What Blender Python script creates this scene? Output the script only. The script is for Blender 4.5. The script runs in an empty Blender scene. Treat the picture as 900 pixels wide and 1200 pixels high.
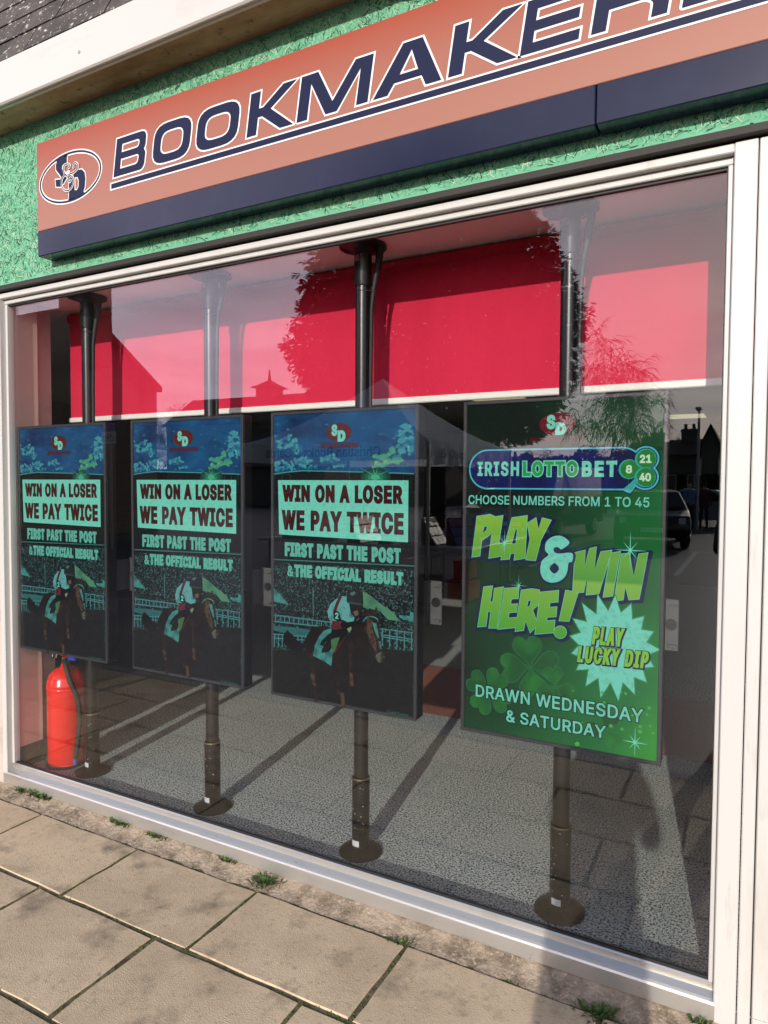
import bpy, math, random, os
import numpy as np
from mathutils import Vector, Matrix
R=math.radians
random.seed(7)
SC=bpy.context.scene
COL=SC.collection
# ------------------------------------------------------------------ camera
FPX,YAW,PITCH,ROLL=804.18,0.493277281,0.040077666,-0.005390398
CAM=Vector((0.0,-2.1076,1.55))
cd=bpy.data.cameras.new('camera');cam=bpy.data.objects.new('camera',cd);COL.objects.link(cam)
cd.sensor_fit='VERTICAL';cd.sensor_height=36.0;cd.lens=FPX/1200*36;cd.clip_start=.02;cd.clip_end=600
def basis():
    cy,sy=math.cos(YAW),math.sin(YAW)
    f=Vector((-sy*math.cos(PITCH),cy*math.cos(PITCH),-math.sin(PITCH)));r=Vector((cy,sy,0));d=f.cross(r)
    c,s=math.cos(ROLL),math.sin(ROLL)
    return c*r+s*d,-s*r+c*d,f
RX,DN,FW=basis()
m3=Matrix((RX,-DN,-FW)).transposed()
cam.matrix_world=Matrix.Translation(CAM)@m3.to_4x4()
SC.camera=cam
# ------------------------------------------------------------------ light
SUN_EL,SUN_DX=R(17.6),-.163
W=bpy.data.worlds.new('World');SC.world=W;W.use_nodes=True
nt=W.node_tree;bg=nt.nodes['Background'];sky=nt.nodes.new('ShaderNodeTexSky')
sky.sky_type='NISHITA';sky.sun_disc=False;sky.sun_elevation=SUN_EL;sky.sun_rotation=math.atan2(.163,-.987)
sky.air_density=1.0;sky.dust_density=1.0;sky.ozone_density=2.0
bg.inputs[1].default_value=.14
def _n(op,*a,**k):
    x=nt.nodes.new('ShaderNodeMath');x.operation=op
    for i,v in enumerate(a):
        if isinstance(v,(int,float)): x.inputs[i].default_value=v
        else: nt.links.new(v,x.inputs[i])
    return x.outputs[0]
def _ss(v,lo,hi):
    r=nt.nodes.new('ShaderNodeMapRange');r.interpolation_type='SMOOTHSTEP';r.inputs[1].default_value=lo;r.inputs[2].default_value=hi;nt.links.new(v,r.inputs[0]);return r.outputs[0]
# thin high cloud on the sunny side of the sky
wt=nt.nodes.new('ShaderNodeTexCoord');ws=nt.nodes.new('ShaderNodeSeparateXYZ');nt.links.new(wt.outputs['Generated'],ws.inputs[0])
wm=nt.nodes.new('ShaderNodeMapping');wm.inputs['Scale'].default_value=(1.2,1.2,7);wm.inputs['Rotation'].default_value=(.0,.12,.2);nt.links.new(wt.outputs['Generated'],wm.inputs[0])
wn=nt.nodes.new('ShaderNodeTexNoise');wn.inputs['Scale'].default_value=2.6;wn.inputs['Detail'].default_value=7;wn.inputs['Roughness'].default_value=.55;nt.links.new(wm.outputs[0],wn.inputs['Vector'])
cf=_n('MULTIPLY',_n('MULTIPLY',_ss(_n('MULTIPLY',ws.outputs[1],-1.0),-.1,.5),_n('SUBTRACT',1.0,_ss(ws.outputs[2],.43,.64))),_n('ADD',.62,_n('MULTIPLY',_ss(wn.outputs[0],.35,.7),.33)))
wx=nt.nodes.new('ShaderNodeMix');wx.data_type='RGBA';nt.links.new(cf,wx.inputs[0]);nt.links.new(sky.outputs[0],wx.inputs[6]);
wl=nt.nodes.new('ShaderNodeMix');wl.data_type='RGBA';nt.links.new(_ss(_n('MULTIPLY',ws.outputs[0],-1.0),-.05,.65),wl.inputs[0]);wl.inputs[6].default_value=(9.8,8.8,9.1,1);wl.inputs[7].default_value=(15.6,13.9,16.6,1)
nt.links.new(wl.outputs[2],wx.inputs[7])
nt.links.new(wx.outputs[2],bg.inputs[0])
sd=bpy.data.lights.new('sun','SUN');sun=bpy.data.objects.new('sun',sd);COL.objects.link(sun)
sd.energy=2.55;sd.angle=R(.53);sd.color=(1,.945,.855)
sun.rotation_euler=Vector((SUN_DX*math.cos(SUN_EL),.987*math.cos(SUN_EL),-math.sin(SUN_EL))).to_track_quat('-Z','Y').to_euler()
SC.view_settings.view_transform='Standard';SC.view_settings.look='None';SC.view_settings.gamma=1;SC.view_settings.exposure=0.5
SC.view_settings.use_curve_mapping=False
cy=SC.cycles;cy.max_bounces=8;cy.diffuse_bounces=4;cy.glossy_bounces=4;cy.transparent_max_bounces=24
cy.caustics_reflective=False;cy.caustics_refractive=False;cy.sample_clamp_indirect=4
cy.use_denoising=True
# ------------------------------------------------------------------ pixel tools (photo pixel -> point on a known plane)
GL=.045                                     # the front of the glass
def ray(px,py): return RX*((px-450)/FPX)+DN*((py-600)/FPX)+FW
def at(px,py,Y):
    d=ray(px,py);return CAM+d*((Y-CAM.y)/d.y)
def atz(px,py,Z):
    d=ray(px,py);return CAM+d*((Z-CAM.z)/d.z)
def mirror(v): return Vector((v[0],2*GL-v[1],v[2]))
# ------------------------------------------------------------------ materials
def srgb(r,g,b): return tuple((c/255/12.92 if c/255<.04045 else ((c/255+.055)/1.055)**2.4) for c in(r,g,b))
def mat(name,c,rough=.6,metal=0,spec=.5,noise=None,bump=None,emit=None,coat=0):
    m=bpy.data.materials.new(name);m.use_nodes=True;n=m.node_tree;p=n.nodes['Principled BSDF'];L=n.links.new
    p.inputs['Base Color'].default_value=(*c,1);p.inputs['Roughness'].default_value=rough;p.inputs['Metallic'].default_value=metal
    p.inputs['Specular IOR Level'].default_value=spec;p.inputs['Coat Weight'].default_value=coat
    if emit: p.inputs['Emission Color'].default_value=(*emit,1);p.inputs['Emission Strength'].default_value=1
    if noise or bump:
        tc=n.nodes.new('ShaderNodeTexCoord')
    if noise:                                # list of (scale, colour, low, high, stretch)
        prev=None
        for sc,c2,lo,hi,st in noise:
            mp=n.nodes.new('ShaderNodeMapping');mp.inputs['Scale'].default_value=st
            L(tc.outputs['Object'],mp.inputs[0])
            t=n.nodes.new('ShaderNodeTexNoise');t.inputs['Scale'].default_value=sc;t.inputs['Detail'].default_value=8;t.inputs['Roughness'].default_value=.65
            L(mp.outputs[0],t.inputs['Vector'])
            r=n.nodes.new('ShaderNodeMapRange');r.inputs[1].default_value=lo;r.inputs[2].default_value=hi
            L(t.outputs[0],r.inputs[0])
            x=n.nodes.new('ShaderNodeMix');x.data_type='RGBA';L(r.outputs[0],x.inputs[0])
            if prev: L(prev,x.inputs[6])
            else: x.inputs[6].default_value=(*c,1)
            x.inputs[7].default_value=(*c2,1);prev=x.outputs[2]
        L(prev,p.inputs['Base Color'])
        if emit: L(prev,p.inputs['Emission Color'])
    if bump:
        t=n.nodes.new('ShaderNodeTexNoise');t.inputs['Scale'].default_value=bump[0];t.inputs['Detail'].default_value=6
        L(tc.outputs['Object'],t.inputs['Vector'])
        b=n.nodes.new('ShaderNodeBump');b.inputs['Strength'].default_value=bump[1];b.inputs['Distance'].default_value=bump[2]
        L(t.outputs[0],b.inputs['Height']);L(b.outputs[0],p.inputs['Normal'])
    return m
I1=(1,1,1)
def lit(name,c,noise=None,rough=.28):               # a lit patch of a display: dark glass that gives off its own colour
    if noise is None: noise=[(75,tuple(v*.74 for v in c),.5,.72,I1)]
    m=mat(name,(.005,.005,.0055),rough,0,.05)
    n=m.node_tree;p=n.nodes['Principled BSDF'];L=n.links.new
    p.inputs['Emission Color'].default_value=(*c,1);p.inputs['Emission Strength'].default_value=.74
    if noise:
        tc=n.nodes.new('ShaderNodeTexCoord');prev=None
        for sc,c2,lo,hi,st in noise:
            mp=n.nodes.new('ShaderNodeMapping');mp.inputs['Scale'].default_value=st;L(tc.outputs['Object'],mp.inputs[0])
            t=n.nodes.new('ShaderNodeTexNoise');t.inputs['Scale'].default_value=sc;t.inputs['Detail'].default_value=8
            L(mp.outputs[0],t.inputs['Vector'])
            r=n.nodes.new('ShaderNodeMapRange');r.inputs[1].default_value=lo;r.inputs[2].default_value=hi;L(t.outputs[0],r.inputs[0])
            x=n.nodes.new('ShaderNodeMix');x.data_type='RGBA';L(r.outputs[0],x.inputs[0])
            if prev: L(prev,x.inputs[6])
            else: x.inputs[6].default_value=(*c,1)
            x.inputs[7].default_value=(*c2,1);prev=x.outputs[2]
        L(prev,p.inputs['Emission Color'])
    return m
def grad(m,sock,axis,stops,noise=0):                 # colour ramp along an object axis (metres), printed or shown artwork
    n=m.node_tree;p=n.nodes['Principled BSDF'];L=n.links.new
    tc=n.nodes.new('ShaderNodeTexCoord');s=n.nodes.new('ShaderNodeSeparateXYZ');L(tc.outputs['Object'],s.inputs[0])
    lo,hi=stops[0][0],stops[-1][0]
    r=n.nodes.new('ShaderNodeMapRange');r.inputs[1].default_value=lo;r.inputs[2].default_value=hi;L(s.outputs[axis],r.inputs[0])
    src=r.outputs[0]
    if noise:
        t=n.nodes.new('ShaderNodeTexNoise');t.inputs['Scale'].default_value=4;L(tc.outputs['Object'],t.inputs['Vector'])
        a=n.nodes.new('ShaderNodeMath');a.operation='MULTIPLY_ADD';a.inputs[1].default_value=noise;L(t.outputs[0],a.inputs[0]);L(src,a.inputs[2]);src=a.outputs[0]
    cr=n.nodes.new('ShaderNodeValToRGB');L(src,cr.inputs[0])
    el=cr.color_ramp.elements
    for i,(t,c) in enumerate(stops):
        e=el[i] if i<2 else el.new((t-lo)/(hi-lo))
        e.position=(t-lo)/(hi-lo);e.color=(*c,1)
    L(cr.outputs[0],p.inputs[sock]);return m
# ------------------------------------------------------------------ mesh builder
class MB:
    def __init__(s): s.v=[];s.f=[];s.m=[];s.sm=[]
    def add(s,v,f,mi=0,smooth=False):
        b=len(s.v);s.v+=[tuple(p) for p in v]
        for q in f: s.f.append(tuple(b+i for i in q));s.m.append(mi);s.sm.append(smooth)
        return s
    def box(s,a,b,mi=0,bev=0):
        x0,y0,z0=[min(p,q) for p,q in zip(a,b)];x1,y1,z1=[max(p,q) for p,q in zip(a,b)]
        if bev<=0:
            v=[(x,y,z) for z in(z0,z1) for y in(y0,y1) for x in(x0,x1)]
            return s.add(v,[(0,2,3,1),(4,5,7,6),(0,1,5,4),(1,3,7,5),(3,2,6,7),(2,0,4,6)],mi)
        e=min(bev,(x1-x0)*.45,(y1-y0)*.45,(z1-z0)*.45)
        v=[];idx={}
        for i,X in enumerate((x0,x1)):
            for j,Y in enumerate((y0,y1)):
                for k,Z in enumerate((z0,z1)):
                    dx,dy,dz=(e if i==0 else -e),(e if j==0 else -e),(e if k==0 else -e)
                    for ax,p in enumerate(((X,Y+dy,Z+dz),(X+dx,Y,Z+dz),(X+dx,Y+dy,Z))): idx[i,j,k,ax]=len(v);v.append(p)
        f=[]
        for a in(0,1): 
            f+=[[idx[a,0,0,0],idx[a,1,0,0],idx[a,1,1,0],idx[a,0,1,0]],[idx[0,a,0,1],idx[1,a,0,1],idx[1,a,1,1],idx[0,a,1,1]],[idx[0,0,a,2],idx[1,0,a,2],idx[1,1,a,2],idx[0,1,a,2]]]
        for i in(0,1):
            for j in(0,1):
                f+=[[idx[i,j,0,0],idx[i,j,1,0],idx[i,j,1,1],idx[i,j,0,1]],[idx[i,0,j,0],idx[i,1,j,0],idx[i,1,j,2],idx[i,0,j,2]],[idx[0,i,j,1],idx[1,i,j,1],idx[1,i,j,2],idx[0,i,j,2]]]
                for k in(0,1): f.append([idx[i,j,k,0],idx[i,j,k,1],idx[i,j,k,2]])
        return s.add(v,f,mi)
    def tube(s,pts,rad,n=10,mi=0,cap=True,smooth=True):
        pts=[Vector(p) for p in pts];N=len(pts)
        if not hasattr(rad,'__len__'): rad=[rad]*N
        b=len(s.v);up=None
        for i,p in enumerate(pts):
            t=(pts[min(i+1,N-1)]-pts[max(i-1,0)]).normalized()
            if up is None: up=Vector((0,0,1)) if abs(t.z)<.9 else Vector((1,0,0))
            a=t.cross(up)
            a=a.normalized() if a.length>1e-6 else t.orthogonal().normalized()
            c=a.cross(t).normalized();up=c
            for k in range(n):
                w=2*math.pi*k/n;s.v.append(tuple(p+(a*math.cos(w)+c*math.sin(w))*rad[i]))
        for i in range(N-1):
            for k in range(n):
                s.f.append((b+i*n+k,b+i*n+(k+1)%n,b+(i+1)*n+(k+1)%n,b+(i+1)*n+k));s.m.append(mi);s.sm.append(smooth)
        if cap:
            for o in(b,b+(N-1)*n):
                e=len(s.v);s.v+=s.v[o:o+n];s.f.append(tuple(e+k for k in range(n)));s.m.append(mi);s.sm.append(False)
        return s
    def lathe(s,prof,c=(0,0,0),n=28,mi=0,smooth=True,arc=None):
        # sharp bends of the outline get a doubled ring so that smooth shading stays within each stretch
        P=[prof[0]]
        for i in range(1,len(prof)-1):
            a=math.atan2(prof[i][1]-prof[i-1][1],prof[i][0]-prof[i-1][0]);d=math.atan2(prof[i+1][1]-prof[i][1],prof[i+1][0]-prof[i][0])
            P.append(prof[i])
            if abs((d-a+math.pi)%(2*math.pi)-math.pi)>.6: P.append(None);P.append(prof[i])
        P.append(prof[-1]);cut=[];Q=[]
        for p in P:
            if p is None: cut.append(len(Q)-1)
            else: Q.append(p)
        prof=Q;b=len(s.v)
        for r,z in prof:
            for k in range(n):
                w=2*math.pi*k/n;s.v.append((c[0]+r*math.cos(w),c[1]+r*math.sin(w),c[2]+z))
        for i in range(len(prof)-1):
            if i in cut: continue
            for k in range(n):
                s.f.append((b+i*n+k,b+i*n+(k+1)%n,b+(i+1)*n+(k+1)%n,b+(i+1)*n+k));s.m.append(mi);s.sm.append(smooth)
        for i in(0,len(prof)-1):
            if prof[i][0]>1e-5:
                e=len(s.v);s.v+=s.v[b+i*n:b+i*n+n];s.f.append(tuple(e+k for k in range(n)));s.m.append(mi);s.sm.append(False)
        return s
    def prism(s,poly,y0,y1,mi=0):                      # outline in (x,z) pulled from y0 to y1
        n=len(poly);v=[(p[0],y0,p[1]) for p in poly]+[(p[0],y1,p[1]) for p in poly]
        return s.add(v,[tuple(range(n)),tuple(range(2*n-1,n-1,-1))]+[(i,n+i,n+(i+1)%n,(i+1)%n) for i in range(n)],mi)
    def extx(s,poly,x0,x1,mi=0):                       # outline in (y,z) pulled from x0 to x1
        n=len(poly);v=[(x0,p[0],p[1]) for p in poly]+[(x1,p[0],p[1]) for p in poly]
        return s.add(v,[tuple(range(n)),tuple(range(2*n-1,n-1,-1))]+[(i,n+i,n+(i+1)%n,(i+1)%n) for i in range(n)],mi)
    def flat(s,loops,y,mi=0):                          # filled outlines in (x,z) at depth y
        v,f=fill(loops);return s.add([(p[0],y,p[1]) for p in v],f,mi)
    def build(s,name,mats,parent=None,fix=True):
        me=bpy.data.meshes.new(name)
        o0=Vector(parent.matrix_world.translation) if parent is not None else Vector((0,0,0))
        if parent is not None and parent.parent is not None: o0=base_of(parent)
        elif parent is not None: o0=Vector(parent.location)
        me.from_pydata([tuple(Vector(p)-o0) for p in s.v],[],s.f)
        for m in(mats if isinstance(mats,(list,tuple)) else [mats]): me.materials.append(m)
        me.polygons.foreach_set('material_index',s.m);me.polygons.foreach_set('use_smooth',s.sm)
        if fix:
            import bmesh
            bm=bmesh.new();bm.from_mesh(me);bmesh.ops.recalc_face_normals(bm,faces=bm.faces);bm.to_mesh(me);bm.free()
        me.update()
        o=bpy.data.objects.new(name,me);COL.objects.link(o)
        if parent is not None: o.parent=parent
        return o
def base_of(o):
    v=Vector((0,0,0))
    while o is not None: v+=Vector(o.location);o=o.parent
    return v
def thing(name,label,cat,loc=(0,0,0),group=None):
    o=bpy.data.objects.new(name,None);COL.objects.link(o);o.location=loc;o.empty_display_size=.1
    return tag(o,label,cat,group)
def tag(o,label,cat,group=None):
    o['label']=label;o['category']=cat
    if group: o['group']=group
    return o
def struct(o,kind='structure'): o['kind']=kind;return o
def copy_tree(o,parent=None):
    c=o.copy();COL.objects.link(c);c.parent=parent
    for ch in o.children: copy_tree(ch,c)
    return c
from mathutils.geometry import delaunay_2d_cdt
FONTS={}
def font(which):
    if which not in FONTS:
        f=None
        if which=='sans':
            try:
                p=os.path.join(bpy.utils.system_resource('DATAFILES'),'fonts','Inter.woff2')
                f=bpy.data.fonts.load(p)
            except Exception: f=None
        if f is None: f=bpy.data.fonts.load('<builtin>')
        FONTS[which]=f
    return FONTS[which]
def clean(lp,eps):
    out=[]
    for p in lp:
        if not out or (abs(p[0]-out[-1][0])+abs(p[1]-out[-1][1]))>eps: out.append((float(p[0]),float(p[1])))
    while len(out)>2 and abs(out[0][0]-out[-1][0])+abs(out[0][1]-out[-1][1])<=eps: out.pop()
    return out
def area(l):
    a=np.array(l);b=np.roll(a,-1,0);return .5*float(np.sum(a[:,0]*b[:,1]-b[:,0]*a[:,1]))
def glyph_loops(body,which='sans',spacing=1.0,res=5):
    c=bpy.data.curves.new('t','FONT');c.font=font(which);c.body=body;c.space_character=spacing
    o=bpy.data.objects.new('t',c);bpy.context.scene.collection.objects.link(o)
    bpy.context.view_layer.update()
    dg=bpy.context.evaluated_depsgraph_get()
    cu=o.evaluated_get(dg).to_curve(dg)
    loops=[]
    for s in cu.splines:
        bp=s.bezier_points;n=len(bp);lp=[]
        for i in range(n):
            a,b=bp[i],bp[(i+1)%n]
            p0,p1,p2,p3=[np.array(v[:2]) for v in(a.co,a.handle_right,b.handle_left,b.co)]
            d=p3-p0;L=np.hypot(*d)+1e-9
            dev=max(abs(np.cross(d,p1-p0)),abs(np.cross(d,p2-p0)))/L
            k=1 if dev<1e-3*1 else res
            for j in range(k):
                t=j/k;lp.append(tuple((1-t)**3*p0+3*(1-t)**2*t*p1+3*(1-t)*t*t*p2+t**3*p3))
        lp=clean(lp,2e-3)
        if len(lp)>2: loops.append(lp)
    o.to_curve_clear() if hasattr(o,'to_curve_clear') else None
    bpy.data.objects.remove(o);bpy.data.curves.remove(c)
    return loops
def offset(loops,d,limit=2.0):
    if not loops or d==0: return loops
    sgn=np.sign(area(max(loops,key=lambda l:abs(area(l)))))
    out=[]
    for l in loops:
        a=np.array(l);p=np.roll(a,1,0);n=np.roll(a,-1,0)
        e1=a-p;e2=n-a
        e1/=np.linalg.norm(e1,axis=1)[:,None]+1e-12;e2/=np.linalg.norm(e2,axis=1)[:,None]+1e-12
        n1=np.stack([e1[:,1],-e1[:,0]],1)*sgn;n2=np.stack([e2[:,1],-e2[:,0]],1)*sgn
        m=n1+n2;ml=np.linalg.norm(m,axis=1)[:,None]+1e-9;m/=ml
        k=1/np.maximum((m*n1).sum(1),1/limit)
        out.append([tuple(v) for v in a+m*(k*d)[:,None]])
    return out
def fit(loops,box,shear=0.0):
    a=np.concatenate([np.array(l) for l in loops])
    lo,hi=a.min(0),a.max(0);u0,v0,u1,v1=box
    s=np.array([(u1-u0)/(hi[0]-lo[0]),(v1-v0)/(hi[1]-lo[1])])
    return [[((p[0]-lo[0])*s[0]+u0+shear*((p[1]-lo[1])*s[1]),(p[1]-lo[1])*s[1]+v0) for p in l] for l in loops]
def fill(loops):
    vs=[];ed=[]
    for l in loops:
        b=len(vs);n=len(l);vs+=[Vector(p) for p in l];ed+=[(b+i,b+(i+1)%n) for i in range(n)]
    v,e,f,_,_,_=delaunay_2d_cdt(vs,ed,[],0,1e-6)
    V=np.array([p[:] for p in v]);F=np.array([t[:3] for t in f if len(t)==3])
    if len(F)==0: return [],[]
    c=V[F].mean(1);w=np.zeros(len(c))
    for l in loops:
        a=np.array(l);b=np.roll(a,-1,0)
        for (x0,y0),(x1,y1) in zip(a,b):
            if y0==y1: continue
            isl=(x1-x0)*(c[:,1]-y0)-(c[:,0]-x0)*(y1-y0)
            up=(y0<=c[:,1])&(y1>c[:,1])&(isl>0);dn=(y0>c[:,1])&(y1<=c[:,1])&(isl<0)
            w+=up.astype(int)-dn.astype(int)
    F=F[np.abs(w)>.5]
    return [tuple(p) for p in V],[tuple(int(i) for i in t) for t in F]
def text(body,box,bold=0.0,shear=0.0,which='sans',spacing=1.0):
    """loops of a line of text, fitted to box (u0,v0,u1,v1); bold in the box's own units"""
    l=glyph_loops(body,which,spacing)
    u0,v0,u1,v1=box
    l=fit(l,(u0+bold,v0+bold,u1-bold-shear*(v1-v0),v1-bold),shear)
    return offset(l,bold)
# ------------------------------------------------------------------ common materials
WHITE=mat('white_aluminium',(.585,.57,.545),.35,0,.4,noise=[(6,(.49,.46,.41),.55,.8,(1,1,.3)),(22,(.40,.36,.30),.60,.80,(1,1,.12)),(90,(.34,.30,.25),.68,.76,I1)])
ALU=mat('worn_aluminium',(.62,.61,.6),.3,.35,.5,noise=[(9,(.45,.44,.43),.5,.8,(.2,1,1))])
SILL=mat('satin_aluminium',(.66,.64,.61),.34,.75,.5,noise=[(14,(.50,.48,.45),.55,.75,(.25,1,1)),(60,(.36,.33,.29),.64,.72,I1)])
DTRIM=mat('dark_trim',(.03,.026,.022),.7)
RUBBER=mat('black_rubber',(.015,.015,.015),.6)
BLACK=mat('black_plastic',(.014,.014,.015),.38)
CHROME=mat('chrome',(.7,.7,.7),.12,1)
SLAB=mat('paving_stone',(.65,.50,.335),.85,0,.3,noise=[(2.2,(.44,.335,.225),.42,.7,I1),(38,(.34,.265,.18),.55,.75,I1),(160,(.74,.60,.42),.56,.72,I1),(5,(.22,.17,.12),.53,.72,I1),(1.1,(.70,.55,.37),.55,.75,I1),(300,(.20,.16,.11),.62,.72,I1)],bump=(210,.45,.004))
MORTAR=mat('mortar',(.42,.33,.245),.95,0,.2,noise=[(14,(.20,.155,.105),.42,.62,I1),(90,(.62,.5,.38),.55,.7,I1)],bump=(70,.8,.008))
SOIL=mat('joint_soil',(.07,.055,.035),.95,0,.2,noise=[(20,(.05,.075,.02),.5,.6,I1)],bump=(90,.6,.006))
JOINT=mat('joint_dirt',(.20,.155,.10),.95,0,.2,noise=[(14,(.08,.075,.035),.45,.6,I1),(60,(.05,.055,.02),.58,.66,I1)],bump=(90,.6,.004))
ASPH=mat('asphalt',(.085,.084,.082),.5,0,.5,noise=[(.35,(.07,.069,.068),.4,.7,I1),(60,(.17,.168,.165),.55,.75,I1)],bump=(90,.5,.006))
CARPET=mat('grey_carpet',(.58,.63,.61),.95,0,.1,noise=[(125,(.035,.04,.04),.48,.56,I1),(100,(.82,.88,.86),.57,.62,I1),(3,(.46,.47,.45),.55,.8,I1)],bump=(220,.7,.006))
REDMAT=mat('terracotta_carpet',(.40,.16,.11),.95,0,.1,noise=[(150,(.25,.09,.06),.48,.62,I1)],bump=(220,.6,.005))
PINKWALL=mat('beige_paint',(.80,.64,.55),.6,0,.4,noise=[(3,(.72,.57,.48),.45,.7,I1)])
INWALL=mat('dark_wall',(.014,.013,.015),.8)
CEIL=mat('ceiling_paint',(.85,.80,.78),.8)
MOSS=mat('moss',(.055,.085,.02),.95,0,.2,noise=[(60,(.10,.12,.03),.45,.6,I1)])
LEAF1=mat('weed_leaf',(.05,.10,.02),.6);LEAF2=mat('weed_leaf_pale',(.12,.15,.045),.6)
TILE=mat('roof_slate',(.10,.085,.075),.85,0,.3,noise=[(5,(.055,.048,.045),.4,.65,I1),(26,(.62,.60,.55),.60,.64,I1),(60,(.55,.53,.48),.62,.66,I1)],bump=(40,.5,.006))
SOFFIT=mat('stained_soffit_board',(.50,.35,.22),.9,0,.2,noise=[(3,(.24,.15,.09),.45,.7,(.6,2,1)),(22,(.10,.065,.04),.58,.72,I1),(70,(.40,.28,.18),.6,.75,I1)],bump=(50,.5,.004))
TURF=mat('turf_backing',(.17,.45,.285),.8,0,.15,noise=[(70,(.012,.06,.04),.60,.66,I1),(9,(.20,.54,.34),.5,.68,I1)])
BLADES=[mat('turf_blade',c,.75,0,.1) for c in((.10,.40,.22),(.19,.54,.33),(.34,.64,.42),(.015,.07,.045),(.50,.68,.46))]
# ------------------------------------------------------------------ ground
g=MB();g.add([(-160,-180,-.03),(160,-180,-.03),(160,60,-.03),(-160,60,-.03)],[(0,1,2,3)])
struct(g.build('ground',SOIL,fix=False))
g=MB();g.add([(-90,-150,-.012),(60,-150,-.012),(60,-1.80,-.012),(-90,-1.80,-.012)],[(0,1,2,3)])
struct(g.build('car_park_asphalt',ASPH,fix=False))
g=MB()
LINE=mat('white_road_paint',(.6,.6,.58),.7,noise=[(20,(.2,.2,.2),.55,.7,I1)])
for i in range(9):
    x=-9+i*2.6;g.add([(x,-15.5,-.008),(x+.1,-15.5,-.008),(x+.1,-10.7,-.008),(x,-10.7,-.008)],[(0,1,2,3)])
g.add([(-14,-15.6,-.008),(14,-15.6,-.008),(14,-15.5,-.008),(-14,-15.5,-.008)],[(0,1,2,3)])
struct(g.build('car_park_lines',LINE,fix=False))
# paving
def slab(mb,x0,x1,y0,y1,z=0):
    b=.006;ch=.008;h=[random.uniform(-.0005,.0035) for _ in range(4)]
    n=5;top=[];N=n+1
    vs=[]
    for j in range(N):
        for i in range(N):
            u,v=i/n,j/n
            zz=(h[0]*(1-u)*(1-v)+h[1]*u*(1-v)+h[2]*(1-u)*v+h[3]*u*v)+random.uniform(-.0006,.0006)
            jx=random.uniform(-.003,.003) if i in(0,n) else 0;jy=random.uniform(-.003,.003) if j in(0,n) else 0
            vs.append((x0+ch+(x1-x0-2*ch)*u+jx,y0+ch+(y1-y0-2*ch)*v+jy,z+zz))
    fs=[(j*N+i,j*N+i+1,(j+1)*N+i+1,(j+1)*N+i) for j in range(n) for i in range(n)]
    ring=[i for i in range(N)]+[j*N+n for j in range(1,N)]+[n*N+i for i in range(n-1,-1,-1)]+[j*N for j in range(n-1,0,-1)]
    cx,cyy=(x0+x1)/2,(y0+y1)/2;b0=len(vs);M=len(ring)
    for k in ring:
        p=vs[k];vs.append((p[0]+math.copysign(.005,p[0]-cx),p[1]+math.copysign(.005,p[1]-cyy),z-.006))
    for k in ring:
        p=vs[k];vs.append((p[0]+math.copysign(.005,p[0]-cx),p[1]+math.copysign(.005,p[1]-cyy),z-.03))
    for k in range(M):
        fs.append((ring[k],b0+k,b0+(k+1)%M,ring[(k+1)%M]));fs.append((b0+k,b0+M+k,b0+M+(k+1)%M,b0+(k+1)%M))
    mb.add(vs,fs,0)
g=MB();gap=.0035
for i in range(-9,7):
    x=-1.625+.634*i;slab(g,x+gap,x+.634-gap,-.462+gap,-.083-gap)
ys=[-.462,-.87,-1.28,-1.69]
for r in range(3):
    for i in range(-9,7):
        x=-1.765+(.31*(r%2))+.61*i;slab(g,x+gap,x+.61-gap,ys[r+1]+gap,ys[r]-gap)
# each slab its own shade
n=SLAB.node_tree;p=n.nodes['Principled BSDF'];src=p.inputs['Base Color'].links[0].from_socket
gi=n.nodes.new('ShaderNodeNewGeometry');hs=n.nodes.new('ShaderNodeHueSaturation');mr=n.nodes.new('ShaderNodeMapRange');mr.inputs[3].default_value=.95;mr.inputs[4].default_value=1.22
n.links.new(gi.outputs['Random Per Island'],mr.inputs[0]);n.links.new(mr.outputs[0],hs.inputs['Value']);n.links.new(src,hs.inputs['Color']);n.links.new(hs.outputs[0],p.inputs['Base Color'])
struct(g.build('pavement',SLAB))
g=MB();g.add([(-8,-1.692,-.0026),(6,-1.692,-.0026),(6,-.07,-.0026),(-8,-.07,-.0026)],[(0,1,2,3)]);struct(g.build('joint_filler',JOINT,fix=False))
g=MB();g.box((-8,-1.695,-.2),(6,-1.80,.0),0,.015)
struct(g.build('kerb',mat('kerb_concrete',(.36,.34,.31),.9,noise=[(20,(.24,.23,.21),.5,.7,I1)])))
# mortar strip below the window, a ragged sheet
g=MB();nx=160
top=[];
for i in range(nx+1):
    x=-3.7+4.6*i/nx
    g.v+=[(x,-.083-random.uniform(-.004,.012),-.003+random.uniform(-.002,.001)),(x,-.05,.006+random.uniform(-.003,.003)),(x,-.02,.016+random.uniform(-.003,.004)),(x,.004,.03)]
for i in range(nx):
    for k in range(3): g.f.append((i*4+k,i*4+4+k,i*4+5+k,i*4+1+k));g.m.append(0);g.sm.append(True)
struct(g.build('mortar_strip',MORTAR))
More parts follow.
